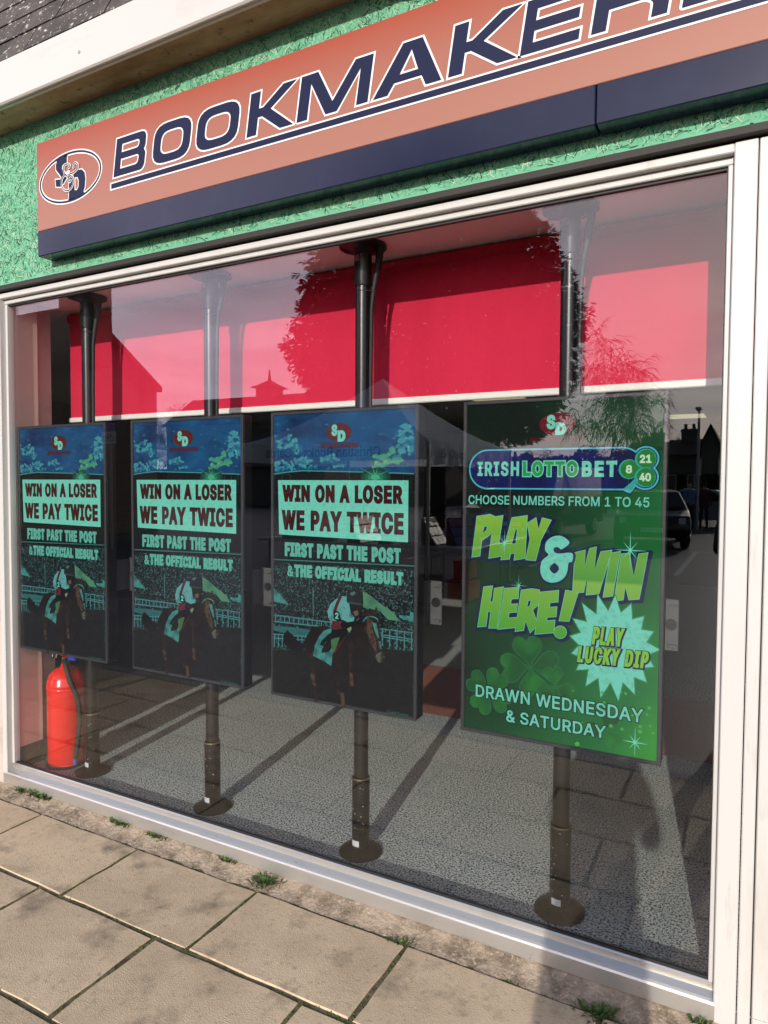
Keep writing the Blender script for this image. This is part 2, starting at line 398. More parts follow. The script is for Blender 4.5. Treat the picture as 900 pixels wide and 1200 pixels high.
# moss in the joints
g=MB()
def mossdot(x,y,z,s):
    n=6;a0=random.random()*6
    v=[(x+math.cos(a0+k*6.283/n)*s*random.uniform(.6,1.3),y+math.sin(a0+k*6.283/n)*s*random.uniform(.6,1.3),z-.002) for k in range(n)]+[(x,y,z+s*random.uniform(.3,.8))]
    g.add(v,[(k,(k+1)%n,n) for k in range(n)])
for _ in range(2600):
    if random.random()<.5:
        y=random.choice([-.083,-.462,-.462,-.87]);x=random.uniform(-3.4,0)
    else:
        i=random.randint(-4,3)
        if random.random()<.5: x=-1.625+.634*i;y=random.uniform(-.46,-.083)
        else: x=-1.765+.61*i;y=random.uniform(-.87,-.462)
    d=math.sin(x*9+y*23)*math.sin(x*3.1-y*7)
    if d<random.uniform(-.9,.5): continue
    mossdot(x+random.gauss(0,.004),y+random.gauss(0,.004),-.0032+random.uniform(0,.003),random.uniform(.002,.0055))
struct(g.build('moss',MOSS,fix=False),'stuff')
# weeds
def weed(px,py,n,s,label,pale=0):
    c=atz(px,py,0.0)
    m=MB()
    for k in range(n):
        a=random.uniform(0,6.283);r=abs(random.gauss(0,.45))*s*1.6;x=c.x+math.cos(a)*r*1.3;y=c.y+math.sin(a)*r*.6
        h=s*random.uniform(.15,.65);w=s*random.uniform(.10,.22);ln=random.uniform(.2,.9)*s
        dx,dy=math.cos(a)*ln,math.sin(a)*ln;nx,ny=-math.sin(a)*w,math.cos(a)*w
        zb=max(0,.017+.2*y) if y>-.085 else 0.0;y=min(y,-.012);p0=Vector((x,y,zb-.003));p1=Vector((x+dx*.4,y+dy*.4,zb+h*.8));p2=Vector((x+dx,min(y+dy,-.006),zb+h))
        q=Vector((nx,ny,0))
        m.add([p0-q*.4,p0+q*.4,p1+q,p1-q,p2],[(0,1,2,3),(3,2,4)],random.choice([0,0,1]))
    o=m.build('weed',[LEAF1,LEAF2],fix=False);tag(o,label,'weed','weeds along the foot of the window')
weed(28,931,45,.035,'small pale weed in the joint beside the left window corner')
weed(52,938,70,.045,'low spreading weed on the joint corner of the leftmost slab')
weed(148,968,40,.035,'thin trailing weed against the mortar near the left end of the sill')
weed(186,984,60,.03,'mossy weed in the joint between the second and third slabs')
weed(271,1010,36,.028,'tiny green weed growing out of the mortar strip mid window')
weed(310,1038,110,.036,'bushy green clump at the slab corner below the window middle')
weed(470,1106,40,.022,'reddish scrubby weed at the end of a slab joint below the sill')
weed(700,1190,80,.034,'green tuft of grass below the sill at the bottom right')
weed(2,910,50,.04,'weed climbing the wall at the left foot of the window frame')
weed(820,1196,30,.03,'few blades of weed at the base of the right window post')
# ------------------------------------------------------------------ inside of the shop (setting)
FZ=.08
g=MB();g.add([(-7,.0,FZ),(3,.0,FZ),(3,9,FZ),(-7,9,FZ)],[(0,1,2,3)]);struct(g.build('shop_floor',CARPET,fix=False))
g=MB();g.add([(-2.62,1.86,FZ+.004),(.9,1.86,FZ+.004),(.9,2.95,FZ+.004),(-2.62,2.95,FZ+.004)],[(0,1,2,3)]);struct(g.build('carpet_band',REDMAT,fix=False))
g=MB();g.box((-7,.06,2.475),(3,9,2.6));struct(g.build('ceiling',CEIL))
g=MB();g.box((-7,9,0),(3,9.15,2.6));struct(g.build('back_wall',INWALL))
g=MB();g.box((-7.15,.05,0),(-7,9.15,2.6));struct(g.build('side_wall',INWALL))
g=MB();g.box((.9,.12,0),(1.05,9,2.6));struct(g.build('side_wall',mat('cream_wall',(.5,.44,.37),.8)))
# ------------------------------------------------------------------ the building
WY=-.02
bld=thing('shop_building','shop building with green artificial grass above its window, slate roof and white gutter board','building',(-1.6,.1,0))
m=MB();m.box((-7.3,WY,2.506),(1.6,.3,3.23));clad=m.build('grass_cladding',TURF,bld)
m=MB()
zone=[(-3.5,.5,2.506,3.215)]
for k in range(32000):
    x=random.uniform(-3.5,.35);z=random.uniform(2.51,3.21)
    if -2.80<x<.3 and 2.62<z<3.02: continue
    a=random.gauss(0,.95)+math.pi/2;l=random.uniform(.018,.05);w=random.uniform(.0006,.0014)
    dx,dz=math.cos(a)*l,math.sin(a)*l;nx,nz=-math.sin(a)*w,math.cos(a)*w
    y0=WY-random.uniform(.0006,.0022);bx=random.uniform(-.2,.2)*l
    p=[(x-nx,y0,z-nz),(x+nx,y0,z+nz),(x+dx*.5+bx+nx,y0-.0006,z+dz*.5+nz),(x+dx*.5+bx-nx,y0-.0006,z+dz*.5-nz),(x+dx,y0-.001,z+dz)]
    if not 2.508<p[4][2]<3.213: continue
    m.add(p,[(0,1,2,3),(3,2,4)],random.choice([0,1,1,2,2,3,3,4]))
b=m.build('turf_blades',BLADES,clad,fix=False);struct(b,'stuff')
m=MB();m.box((-7.3,-.028,2.482),(1.6,.02,2.502));m.build('dark_trim',DTRIM,bld)
# wall left and below, behind the frame
BRICK=mat('painted_render',(.55,.47,.42),.8,noise=[(8,(.4,.34,.3),.5,.7,I1)])
m=MB();m.box((-7.3,.0,-.05),(-3.318,.3,2.476));m.build('wall_pier',BRICK,bld);MB().box((1.21,.0,-.05),(1.6,.3,2.476)).build('wall_pier',BRICK,bld)
m=MB();m.box((-3.345,.062,FZ),(-3.288,.205,2.47),0,.004);m.build('window_reveal',PINKWALL,bld)
m=MB();m.box((-3.345,.064,FZ-.002),(-3.282,.208,.19));m.build('plinth',mat('scuffed_plinth',(.05,.045,.04),.8,noise=[(30,(.14,.12,.1),.55,.7,I1)]),bld)
m=MB();m.box((-7.3,-.175,3.216),(1.6,.02,3.232));m.build('soffit',SOFFIT,bld)
m=MB();m.box((-7.3,-.20,3.205),(-.62,-.18,3.39),0,.006);m.box((-7.3,-.18,3.205),(-.62,-.163,3.222),0,.003)
m.box((-.612,-.2,3.205),(1.6,-.18,3.39),0,.006);m.box((-.612,-.18,3.205),(1.6,-.163,3.222),0,.003);m.build('gutter_board',mat('white_gutter_paint',(.60,.565,.53),.4,noise=[(7,(.5,.46,.42),.55,.8,(.3,1,1))]),bld)
nail=MB();q=at(93,61,-.2);nail.lathe([(0,.004),(.006,.003),(.007,0)],(0,0,0),10);nb=[Vector(v) for v in nail.v];nail.v=[(q.x+v.x,-.2-v.z,q.z+v.y) for v in nb];nail.build('nail_head',mat('rusty_nail',(.4,.33,.27),.6),bld)
m=MB();sl=2.2
for r in range(9):
    y0=-.17+r*.062;off=(r%2)*.125
    for i in range(-1,33):
        x=-7.3+off+i*.25+random.uniform(-.004,.004)
        zb=3.40+(y0+.17)*sl+random.uniform(-.002,.004)
        dz=.1*sl
        v=[]
        for t in(0,.012):
            v+=[(x+.003,y0-t-.004,zb),(x+.247,y0-t-.004,zb),(x+.247,y0+.1,zb+t+dz),(x+.003,y0+.1,zb+t+dz)]
        m.add(v,[(0,3,2,1),(4,5,6,7),(0,1,5,4),(1,2,6,5),(2,3,7,6),(3,0,4,7)])
m.build('slate_roof',TILE,bld)
m=MB();m.add([(-7.3,-.16,3.385),(1.6,-.16,3.385),(1.6,1.0,5.93),(-7.3,1.0,5.93)],[(0,1,2,3)]);m.build('roof_underlay',DTRIM,bld)
# ------------------------------------------------------------------ window
win=thing('shop_window','large shop window in a white aluminium frame, mirroring the street','window',(-1.68,.02,0))
def sillprof(m):
    m.extx([(-.002,.032),(-.004,.036),(-.004,.082),(.000,.088),(.012,.089),(.030,.101),(.030,.122),(.034,.126),(.046,.126),(.060,.126),(.060,.032)],-3.312,-.062)
m=MB();sillprof(m);fr=m.build('sill',SILL,win)
m=MB();m.box((-3.268,.036,.1262),(-.078,.043,.1342));m.build('gasket',RUBBER,fr)
m=MB();m.box((-3.316,-.003,.03),(-3.283,.06,2.474),0,.003);m.box((-3.283,.026,.1265),(-3.268,.06,2.43),0,.002)
m.box((-.066,-.003,.032),(-.009,.06,2.476),0,.003);m.box((-.081,.026,.1265),(-.066,.06,2.43),0,.002);m.build('jamb',WHITE,win)
m=MB();m.box((-3.283,-.002,2.450),(-.066,.06,2.4745),0,.003);m.box((-3.283,.022,2.428),(-.066,.06,2.4485),0,.003);m.build('head',WHITE,win)
m=MB();m.box((-3.268,.034,2.420),(-.081,.05,2.4275));m.box((-.084,.034,.134),(-.0812,.05,2.42));m.build('glazing_seal',RUBBER,win)
# glass: thin double-faced pane, transparent with a mirror layer that grows towards grazing angles
GM=bpy.data.materials.new('window_glass');GM.use_nodes=True;n=GM.node_tree;L=n.links.new
for x in list(n.nodes):
    if x.type!='OUTPUT_MATERIAL': n.nodes.remove(x)
out=n.nodes['Material Output'];geo=n.nodes.new('ShaderNodeNewGeometry')
dt=n.nodes.new('ShaderNodeVectorMath');dt.operation='DOT_PRODUCT';L(geo.outputs['Normal'],dt.inputs[0]);L(geo.outputs['Incoming'],dt.inputs[1])
def mth(op,a,b=None):
    x=n.nodes.new('ShaderNodeMath');x.operation=op
    for i,v in enumerate((a,b)):
        if v is None: continue
        if isinstance(v,(int,float)): x.inputs[i].default_value=v
        else: L(v,x.inputs[i])
    return x.outputs[0]
R0=.063
sch=mth('ADD',mth('MULTIPLY',mth('POWER',mth('SUBTRACT',1.0,mth('ABSOLUTE',dt.outputs['Value'])),5.0),1-R0),R0)
tr=n.nodes.new('ShaderNodeBsdfTransparent');tr.inputs[0].default_value=(.965,.972,.965,1)
gl=n.nodes.new('ShaderNodeBsdfGlossy');gl.inputs['Roughness'].default_value=0.0
tcg=n.nodes.new('ShaderNodeTexCoord');ng=n.nodes.new('ShaderNodeTexNoise');ng.inputs['Scale'].default_value=1.6;ng.inputs['Detail'].default_value=1;L(tcg.outputs['Object'],ng.inputs['Vector'])
bg_=n.nodes.new('ShaderNodeBump');bg_.inputs['Strength'].default_value=.018;bg_.inputs['Distance'].default_value=.02;L(ng.outputs[0],bg_.inputs['Height']);L(bg_.outputs[0],gl.inputs['Normal'])
mx=n.nodes.new('ShaderNodeMixShader');L(sch,mx.inputs[0]);L(tr.outputs[0],mx.inputs[1]);L(gl.outputs[0],mx.inputs[2]);L(mx.outputs[0],out.inputs[0])
m=MB();m.box((-3.276,GL-.003,.118),(-.073,GL+.003,2.436));m.build('glass_pane',GM,win)
# door next to the window
dr=thing('shop_door','white aluminium door frame closing the right edge of the shop front','door',(.5,.02,0))
m=MB();m.box((-.006,-.004,.03),(.026,.06,2.474),0,.003);m.box((.03,.002,.03),(.085,.05,2.44),0,.003);m.box((.03,-.004,2.445),(1.2,.06,2.474),0,.003);m.box((.9,.002,.03),(1.2,.05,2.44));m.build('frame',WHITE,dr)
m=MB();m.box((.088,.008,.05),(.89,.045,2.43),0,.003);m.build('leaf',WHITE,dr)
m=MB();m.box((.0262,.004,.03),(.0298,.05,2.44));m.build('seal',RUBBER,dr)
m=MB();m.box((-.02,-.06,.0),(1.3,.06,.03));m.build('threshold',MORTAR,dr)
# ------------------------------------------------------------------ sign
SY=-.1
NAVY=mat('navy_vinyl',(.010,.014,.040),.2,0,.3,noise=[(5,(.014,.019,.05),.5,.75,I1)],coat=0)
NAVYL=mat('navy_letters',(.012,.016,.05),.5,0,.15)
WLET=mat('white_letter_edge',(.82,.79,.76),.5)
ORNG=mat('faded_orange_panel',(.6,.2,.13),.4,0,.2)
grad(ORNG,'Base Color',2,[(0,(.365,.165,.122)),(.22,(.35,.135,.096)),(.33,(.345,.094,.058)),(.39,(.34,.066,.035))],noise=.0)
sg=thing('shop_sign','long orange fascia sign with navy band and the word BOOKMAKERS underlined','sign',(-1.3,SY,2.67))
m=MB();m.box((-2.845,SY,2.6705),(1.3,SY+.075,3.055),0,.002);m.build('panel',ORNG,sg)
m=MB();m.box((-2.845,SY-.001,2.560),(-.415,SY+.075,2.670),0,.003);m.box((-.412,SY-.001,2.560),(1.3,SY+.075,2.670),0,.003);m.build('navy_band',NAVY,sg)
m=MB();m.box((-2.8,SY+.075,2.575),(1.25,WY-.007,3.0));m.build('mounting_batten',DTRIM,sg)
def rr(x0,z0,x1,z1,r,n=6):
    out=[]
    for cx,cz,a in((x1-r,z1-r,0),(x0+r,z1-r,90),(x0+r,z0+r,180),(x1-r,z0+r,270)):
        for k in range(n+1):
            t=R(a+90*k/n);out.append((cx+r*math.cos(t),cz+r*math.sin(t)))
    return out
def rnd(poly,n=5):                                      # polygon with a corner radius per vertex (x,z,r)
    out=[];N=len(poly)
    for i,p in enumerate(poly):
        r=p[2] if len(p)>2 else 0
        P=Vector(p[:2])
        if r<=0: out.append(tuple(P));continue
        a=(Vector(poly[i-1][:2])-P);b=(Vector(poly[(i+1)%N][:2])-P);ra=min(r,a.length*.5,b.length*.5)
        A=P+a.normalized()*ra;B=P+b.normalized()*ra
        for k in range(n+1):
            t=k/n;out.append(tuple(A*(1-t)**2+P*2*t*(1-t)+B*t*t))
    return out
Z0,Z1=2.808,2.957;Hh=Z1-Z0;SH=.155                       # letter band, lean
def letter(x0,x1,outer,holes=()):
    """glyph in a unit box -> loops on the sign, leaning"""
    w=x1-x0
    def T(l): return [(x0+p[0]*w+SH*p[1]*Hh,Z0+p[1]*Hh) for p in l]
    def C(l,): return rnd(l)
    o=T(C(outer));res=[o if area(o)>0 else o[::-1]]
    for h in holes:
        q=T(C(h));res.append(q[::-1] if area(q)>0 else q)
    return res
t=.205;tx=.2
Oo=[(0,0,.34),(1,0,.34),(1,1,.34),(0,1,.34)];Oh=[(tx,t,.22),(1-tx,t,.22),(1-tx,1-t,.22),(tx,1-t,.22)]
Bo=[(0,0),(.93,0,.2),(1,.12,.1),(1,.45,.16),(.93,.525,.05),(.98,.6,.1),(.98,1,.2),(0,1)]
Bh=[[(tx,.18),(.78,.18,.1),(.8,.44,.1),(tx,.44)],[(tx,.61),(.77,.61,.1),(.78,.83,.1),(tx,.83)]]
Ko=[(0,0),(.21,0),(.21,.40),(.30,.40),(.72,0),(1,0),(.47,.52),(.97,1),(.69,1),(.30,.60),(.21,.60),(.21,1),(0,1)]
Mo=[(0,0),(.155,0),(.155,.78),(.42,.0),(.58,0),(.845,.78),(.845,0),(1,0),(1,1),(.76,1),(.5,.25),(.24,1),(0,1)]
Ao=[(0,0),(.22,0),(.30,.22),(.70,.22),(.78,0),(1,0),(.64,1),(.36,1)];Ah=[[(.365,.37),(.635,.37),(.5,.82)]]
Eo=[(0,0),(1,0),(1,.19),(.2,.19),(.2,.405),(.95,.405),(.95,.59),(.2,.59),(.2,.81),(1,.81),(1,1),(0,1)]
Ro=[(0,0),(.2,0),(.2,.36),(.66,.36,.06),(.78,.28,.1),(.78,0),(.98,0),(.98,.3,.1),(.88,.45,.1),(1,.58,.12),(1,1,.22),(0,1)];Rh=[[(.2,.54),(.8,.54,.1),(.8,.82,.1),(.2,.82)]]
So=[(0,0,.02),(1,0,.3),(1,.6,.25),(.2,.6,.12),(.2,.81,.12),(.97,.81),(.97,1),(0,1,.3),(0,.4,.25),(.8,.4,.12),(.8,.19,.12),(0,.19)]
LT=[]
for ch,a,b_ in(('B',-2.352,-2.178),('O',-2.134,-1.938),('O',-1.905,-1.702),('K',-1.655,-1.447),('M',-1.433,-1.148),('A',-1.128,-.884),('K',-.862,-.642),('E',-.634,-.464),('R',-.43,-.228),('S',-.196,.02)):
    o_,h_={'B':(Bo,Bh),'O':(Oo,[Oh]),'K':(Ko,()),'M':(Mo,()),'A':(Ao,Ah),'E':(Eo,()),'R':(Ro,Rh),'S':(So,())}[ch]
    LT.append(letter(a,b_,o_,h_))
m=MB();m2=MB()
for l in LT:
    m.flat(offset(l,.0065,2.5),SY-.0012);m2.flat(l,SY-.0024)
U=[(-2.374,2.758),(.06,2.758),(.06,2.790),(-2.374,2.790)]
m.flat([U],SY-.0012);m2.flat([[(-2.366,2.764),(.05,2.764),(.05,2.784),(-2.366,2.784)]],SY-.0024)
m.build('letter_edge',WLET,sg,fix=False);m2.build('letters',NAVYL,sg,fix=False)
# emblem
def ell(cx,cz,rx,rz,n=56,rot=0): return [(cx+rx*math.cos(2*math.pi*k/n)*math.cos(rot)-rz*math.sin(2*math.pi*k/n)*math.sin(rot),cz+rx*math.cos(2*math.pi*k/n)*math.sin(rot)+rz*math.sin(2*math.pi*k/n)*math.cos(rot)) for k in range(n)]
EX,EZ,RXX,RZZ=-2.624,2.865,.199,.105
m=MB();m2=MB()
def ring(mb,a,b_,y): mb.flat([ell(EX,EZ,RXX*a,RZZ*a if a>.97 else RZZ*a),ell(EX,EZ,RXX*b_,RZZ*b_)[::-1]],y)
m.flat([ell(EX,EZ,RXX+.006,RZZ+.006),ell(EX,EZ,RXX-.014,RZZ-.014)[::-1]],SY-.0012);m2.flat([ell(EX,EZ,RXX,RZZ),ell(EX,EZ,RXX-.008,RZZ-.008)[::-1]],SY-.0024)
EA=lambda l:[(lambda p:(p.x,p.z))(at(40+x/10,165+y/10,SY)) for x,y in l]
Sl=EA([(388,185),(388,270),(365,262),(335,290),(330,330),(380,390),(385,440),(350,500),(315,540),(262,540),(255,460),(310,455),(325,430),(300,395),(262,345),(258,290),(275,240),(320,195)])
Dl=EA([(412,688),(412,440),(470,400),(520,345),(560,335),(595,370),(605,440),(598,540),(575,620),(540,655)])
Dh=EA([(478,580),(478,430),(515,425),(528,470),(525,540),(505,580)])
Sl=Sl if area(Sl)>0 else Sl[::-1];Dl=Dl if area(Dl)>0 else Dl[::-1];Dh=Dh[::-1] if area(Dh)>0 else Dh
for l in([Sl],[Dl,Dh]): m.flat(offset(l,.005),SY-.0012);m2.flat(l,SY-.0024)
def ribbon(mb,pts,w,y,cl=False):
    pts=[Vector(p) for p in pts]
    for a,b_ in zip(pts[:-1],pts[1:]):
        d=(b_-a)
        if d.length<1e-6: continue
        n_=Vector((-d.y,d.x)).normalized()*w/2;e=d.normalized()*w*.25;a2=a-e;b2=b_+e
        y-=1.5e-5
        mb.add([(p.x,y,p.y) for p in(a2-n_,b2-n_,b2+n_,a2+n_)],[(0,1,2,3)])
def spline(P,n=6):
    out=[]
    for i in range(len(P)-1):
        p0,p1,p2,p3=[Vector(P[max(0,min(len(P)-1,i+k))]) for k in(-1,0,1,2)]
        for j in range(n):
            t=j/n;out.append(.5*((2*p1)+(p2-p0)*t+(2*p0-5*p1+4*p2-p3)*t*t+(3*p1-p0-3*p2+p3)*t**3))
    out.append(Vector(P[-1]));return out
AMP=[[(405,325),(425,310),(425,285),(395,275),(360,300),(355,350),(370,395),(395,420),(375,400),(340,450),(332,520),(360,575),(405,588),(445,560),(470,500),(468,440),(440,415),(415,440),(418,480),(435,485),(442,462)],
     [(470,320),(465,290),(490,260),(518,280),(515,330),(480,370),(430,395),(412,430)]]
m3_=MB();m4_=MB()
for c_ in AMP:
    l=spline(EA(c_));ribbon(m3_,l,.0105,SY-.0034);ribbon(m4_,l,.004,SY-.0046)
q=at(40+410/10,165+375/10,SY);m3_.flat([ell(q.x,q.z,.012,.008)],SY-.0052)
m.build('emblem_edge',WLET,sg,fix=False);m2.build('emblem',NAVYL,sg,fix=False);m3_.build('ampersand_edge',WLET,sg,fix=False);m4_.build('ampersand',NAVYL,sg,fix=False)
# ------------------------------------------------------------------ display screens
DY,DW,DH,DZ=.08,.645,1.125,.706
PX=[-2.958,-2.147,-1.362,-.548]                          # centres along the window
BEZ=mat('screen_bezel',(.035,.035,.04),.4,0,.4)
CASE=mat('screen_casing',(.008,.008,.008),.45)
PLATE=mat('grey_steel_plate',(.10,.10,.105),.5,.2)
def box_of(P,xl,tl,bl,xr,tr_,br,cx):
    a=at(*P(xl,(tl+bl)/2),DY);b=at(*P(xr,(tr_+br)/2),DY)
    z0=(at(*P(xl,bl),DY).z+at(*P(xr,br),DY).z)/2;z1=(at(*P(xl,tl),DY).z+at(*P(xr,tr_),DY).z)/2
    return (a.x-cx,z0-DZ,b.x-cx,z1-DZ)
def loc(P,pts,cx):
    out=[]
    for x,y in pts:
        p=at(*P(x,y),DY);out.append((p.x-cx,p.z-DZ))
    return out
def ccw(l): return l if area(l)>0 else l[::-1]
def rough_edge(l,amp,step=.012):
    out=[]
    for a,b in zip(l,l[1:]+l[:1]):
        n=max(1,int(math.hypot(b[0]-a[0],b[1]-a[1])/step))
        for k in range(n):
            t=k/n;out.append((a[0]+(b[0]-a[0])*t+random.uniform(-amp,amp),a[1]+(b[1]-a[1])*t+random.uniform(-amp,amp)))
    return out
def smooth(l,n=4): 
    P=[Vector(p) for p in l];N=len(P);out=[]
    for i in range(N):
        p0,p1,p2,p3=P[i-1],P[i],P[(i+1)%N],P[(i+2)%N]
        for j in range(n):
            t=j/n;out.append(tuple(.5*((2*p1)+(p2-p0)*t+(2*p0-5*p1+4*p2-p3)*t*t+(3*p1-p0-3*p2+p3)*t**3)))
    return out
TEAL=srgb(112,205,182);TEALD=srgb(70,150,135)
class Art:
    """flat picture on a display: every patch lies a hair in front of the one before it"""
    def __init__(s): s.mb=MB();s.mats=[];s.y=-.0004
    def mi(s,m):
        if m not in s.mats: s.mats.append(m)
        return s.mats.index(m)
    def put(s,loops,m,step=.00016):
        s.y-=step;s.mb.flat(loops,s.y,s.mi(m));return s
def make_screen(label,cx,art):
    t=thing('display_screen',label,'screen',(cx,DY,DZ),'advert screens in the window')
    b=.0125;w=DW/2
    m=MB();z=0
    # bezel: four bars with a chamfered lip, casing behind
    for x0,z0,x1,z1 in((-w,0,-w+b,DH),(w-b,0,w,DH),(-w+b,0,w-b,b),(-w+b,DH-b,w-b,DH)): m.box((cx+x0,DY-.004,DZ+z0),(cx+x1,DY+.004,DZ+z1),0,.002)
    m.build('bezel',BEZ,t)
    m=MB();m.box((cx-w+.001,DY+.0045,DZ+.001),(cx+w-.001,DY+.058,DZ+DH-.001),0,.004);m.box((cx-w+.06,DY+.058,DZ+.14),(cx+w-.06,DY+.085,DZ+DH-.14),0,.006)
    cs=m.build('casing',CASE,t)
    m=MB();m.box((cx-.1,DY+.085,DZ+.35),(cx+.1,DY+.106,DZ+.8),0,.003)
    for zz in(.4,.72):
        m.box((cx-.055,DY+.106,DZ+zz),(cx+.055,DY+.185,DZ+zz+.035),0,.003)
    m.build('wall_bracket',BLACK,t)
    m=MB();pz=DZ+.32
    m.box((cx+w-.03,DY+.15,pz),(cx+w+.028,DY+.157,pz+.165),0,.002);m.box((cx+w-.05,DY+.0585,pz+.01),(cx+w-.032,DY+.157,pz+.155),0,.002)
    m.box((cx+w+.0,DY+.140,pz+.012),(cx+w+.024,DY+.1495,pz+.022),0,.001);m.box((cx+w+.0,DY+.140,pz+.143),(cx+w+.024,DY+.1495,pz+.149),0,.001)
    pl=m.build('side_plate',PLATE,t)
    m=MB();m.prism([(cx+w+.006+.018*math.cos(a),pz+.085+.018*math.sin(a)) for a in np.linspace(0,6.283,24,endpoint=False)],DY+.146,DY+.1496);m.build('cable_hole',BLACK,pl)
    me=art.mb;o=MB();o.v=[(v[0]+cx,v[1]+DY+.0035,v[2]+DZ) for v in me.v];o.f=me.f;o.m=me.m;o.sm=me.sm
    o.build('picture',art.mats,t,fix=False)
    return t
# ---- the racing advert (drawn once on the third screen, whose copies hang beside it)
cx=PX[2]
A_=lambda x,y:(310+x/4.5,460+y/4.5)
H_=lambda x,y:(315+x/5,675+y/5)
S_=lambda x,y:(315+x/5,475+y/5)
iw=DW/2-.012
art=Art()
CROWD=lit('crowd_picture',srgb(13,16,17),[(150,srgb(70,112,110),.52,.62,I1),(60,srgb(6,8,9),.5,.62,I1)])
art.put([[(-iw,.012),(iw,.012),(iw,DH-.012),(-iw,DH-.012)]],lit('black_picture',srgb(14,16,17)))
# sky
SKYM=lit('sky_picture',srgb(16,72,116),[(5,srgb(10,34,74),.45,.65,(1,1,1.4)),(9,srgb(22,92,134),.52,.75,(1,1,2)),(26,srgb(60,140,155),.62,.78,(1,1,2.5))])
hz=loc(S_,[(28,400),(110,388),(200,380),(330,383),(560,388),(850,397)],cx)
art.put([ccw([(-iw,hz[0][1])]+hz[1:-1]+[(iw,hz[-1][1]),(iw,DH-.012),(-iw,DH-.012)])],SKYM)
CL1=lit('cloud_picture',srgb(60,140,150),[(34,srgb(20,90,128),.48,.62,I1),(70,srgb(110,185,175),.6,.72,I1)])
CLS=lit('cloud_shade_picture',srgb(26,82,116),[(40,srgb(14,58,98),.45,.6,I1)]);CL2=lit('sunlit_cloud_picture',srgb(70,150,110),[(30,srgb(40,110,130),.48,.62,I1),(60,srgb(140,195,120),.6,.72,I1)])
def cloud(P,blobs,m,n=11):
    ls=[]
    blobs=[(x+random.uniform(-.9,.9)*r,y+random.uniform(-.6,.6)*r,r*random.uniform(.25,.6)) for x,y,r in blobs for _ in range(6)]
    for x,y,r in blobs:
        c=loc(P,[(x,y),(x+r,y)],cx);rad=abs(c[1][0]-c[0][0])
        ls.append([(c[0][0]+rad*math.cos(2*math.pi*k/n)*random.uniform(.8,1.15),c[0][1]+rad*.75*math.sin(2*math.pi*k/n)*random.uniform(.8,1.15)) for k in range(n)])
    art.put([[(p[0]+.003,p[1]-.006) for p in ccw(l)] for l in ls],CLS);art.put([ccw(l) for l in ls],m)
cloud(S_,[(770,170,34),(800,140,36),(825,200,34),(775,215,38),(820,240,30),(740,185,14),(790,265,36),(835,160,18),(832,270,20),(757,240,14)],CL1)
cloud(S_,[(650,310,34),(690,290,32),(620,340,24),(720,275,34),(755,305,28),(660,345,30),(700,325,36),(760,325,22),(735,335,24),(612,362,14)],CL2)
cloud(S_,[(60,205,20),(95,190,26),(130,215,30),(155,245,26),(60,240,18),(105,240,22),(180,250,14),(168,272,18),(35,180,12),(120,175,12)],CL1)
cloud(S_,[(320,318,20),(345,305,20),(375,300,24),(395,315,16),(355,318,18)],CL1)
cloud(S_,[(385,358,12),(410,354,16),(435,354,12)],CL1)
cloud(S_,[(50,340,18),(80,330,16),(110,345,18),(150,325,22),(185,322,22),(215,315,20),(240,322,14),(130,350,16),(190,358,22),(240,365,18),(270,360,14),(60,370,22),(100,372,20),(140,368,16),(215,340,16)],CL1)
HZL=lit('horizon_picture',srgb(60,150,140))
art.put([ccw(hz+[(p[0],p[1]-.004) for p in hz[::-1]])],HZL)
# sun flare
fc=loc(S_,[(625,415)],cx)[0]
for rr_,c in((.062,srgb(16,66,50)),(.046,srgb(24,90,66)),(.032,srgb(36,120,88)),(.018,srgb(70,170,130))): 
    art.put([ccw([(fc[0]+rr_*math.cos(2*math.pi*k/32),fc[1]-.004+rr_*.55*math.sin(2*math.pi*k/32)) for k in range(32)])],lit('flare_picture',c))
for a,l_ in((20,.075),(75,.05),(110,.07),(155,.09),(-25,.04),(200,.05)):
    d=Vector((math.cos(R(a)),math.sin(R(a))));q=Vector((-d.y,d.x))*.0016
    art.put([ccw([tuple(Vector(fc)+q),tuple(Vector(fc)-q),tuple(Vector(fc)+d*l_)])],lit('ray_picture',srgb(70,165,140)),.00004)
# emblem and word
RED=lit('emblem_red',srgb(92,22,24));TL=lit('teal',TEAL);TLD=lit('teal_dim',srgb(92,178,158))
ec=loc(S_,[(411,158),(486,158),(411,104)],cx);art.put([ell(ec[0][0],ec[0][1],ec[1][0]-ec[0][0]+.003,ec[2][1]-ec[0][1]+.003)],lit('emblem_rim',srgb(40,70,80)))
art.put([ell(ec[0][0],ec[0][1],ec[1][0]-ec[0][0],ec[2][1]-ec[0][1])],RED)
def T(P,body,xl,tl,bl,xr,tr_,br,m,bold,cxx,sp=1.0,shear=0,ar=art,edge=None,tilt=0,shift=(0,0)):
    b=box_of(P,xl,tl,bl,xr,tr_,br,cxx)
    l=text(body,b,bold,shear,spacing=sp)
    if tilt: l=[[(p[0],p[1]+tilt*(p[0]-b[0])) for p in q] for q in l]
    if edge:
        l2=offset(l,edge[1]);ar.put([[(p[0]+shift[0],p[1]+shift[1]) for p in q] for q in l2],edge[0])
    ar.put(l,m)
T(S_,'S',368,112,180,402,112,180,TL,.0035,cx);T(S_,'D',404,145,212,450,147,214,TL,.0045,cx)
T(S_,'BOOKMAKERS',305,222,248,528,220,249,lit('dark_red',srgb(84,20,30)),.0018,cx,1.1,.1)
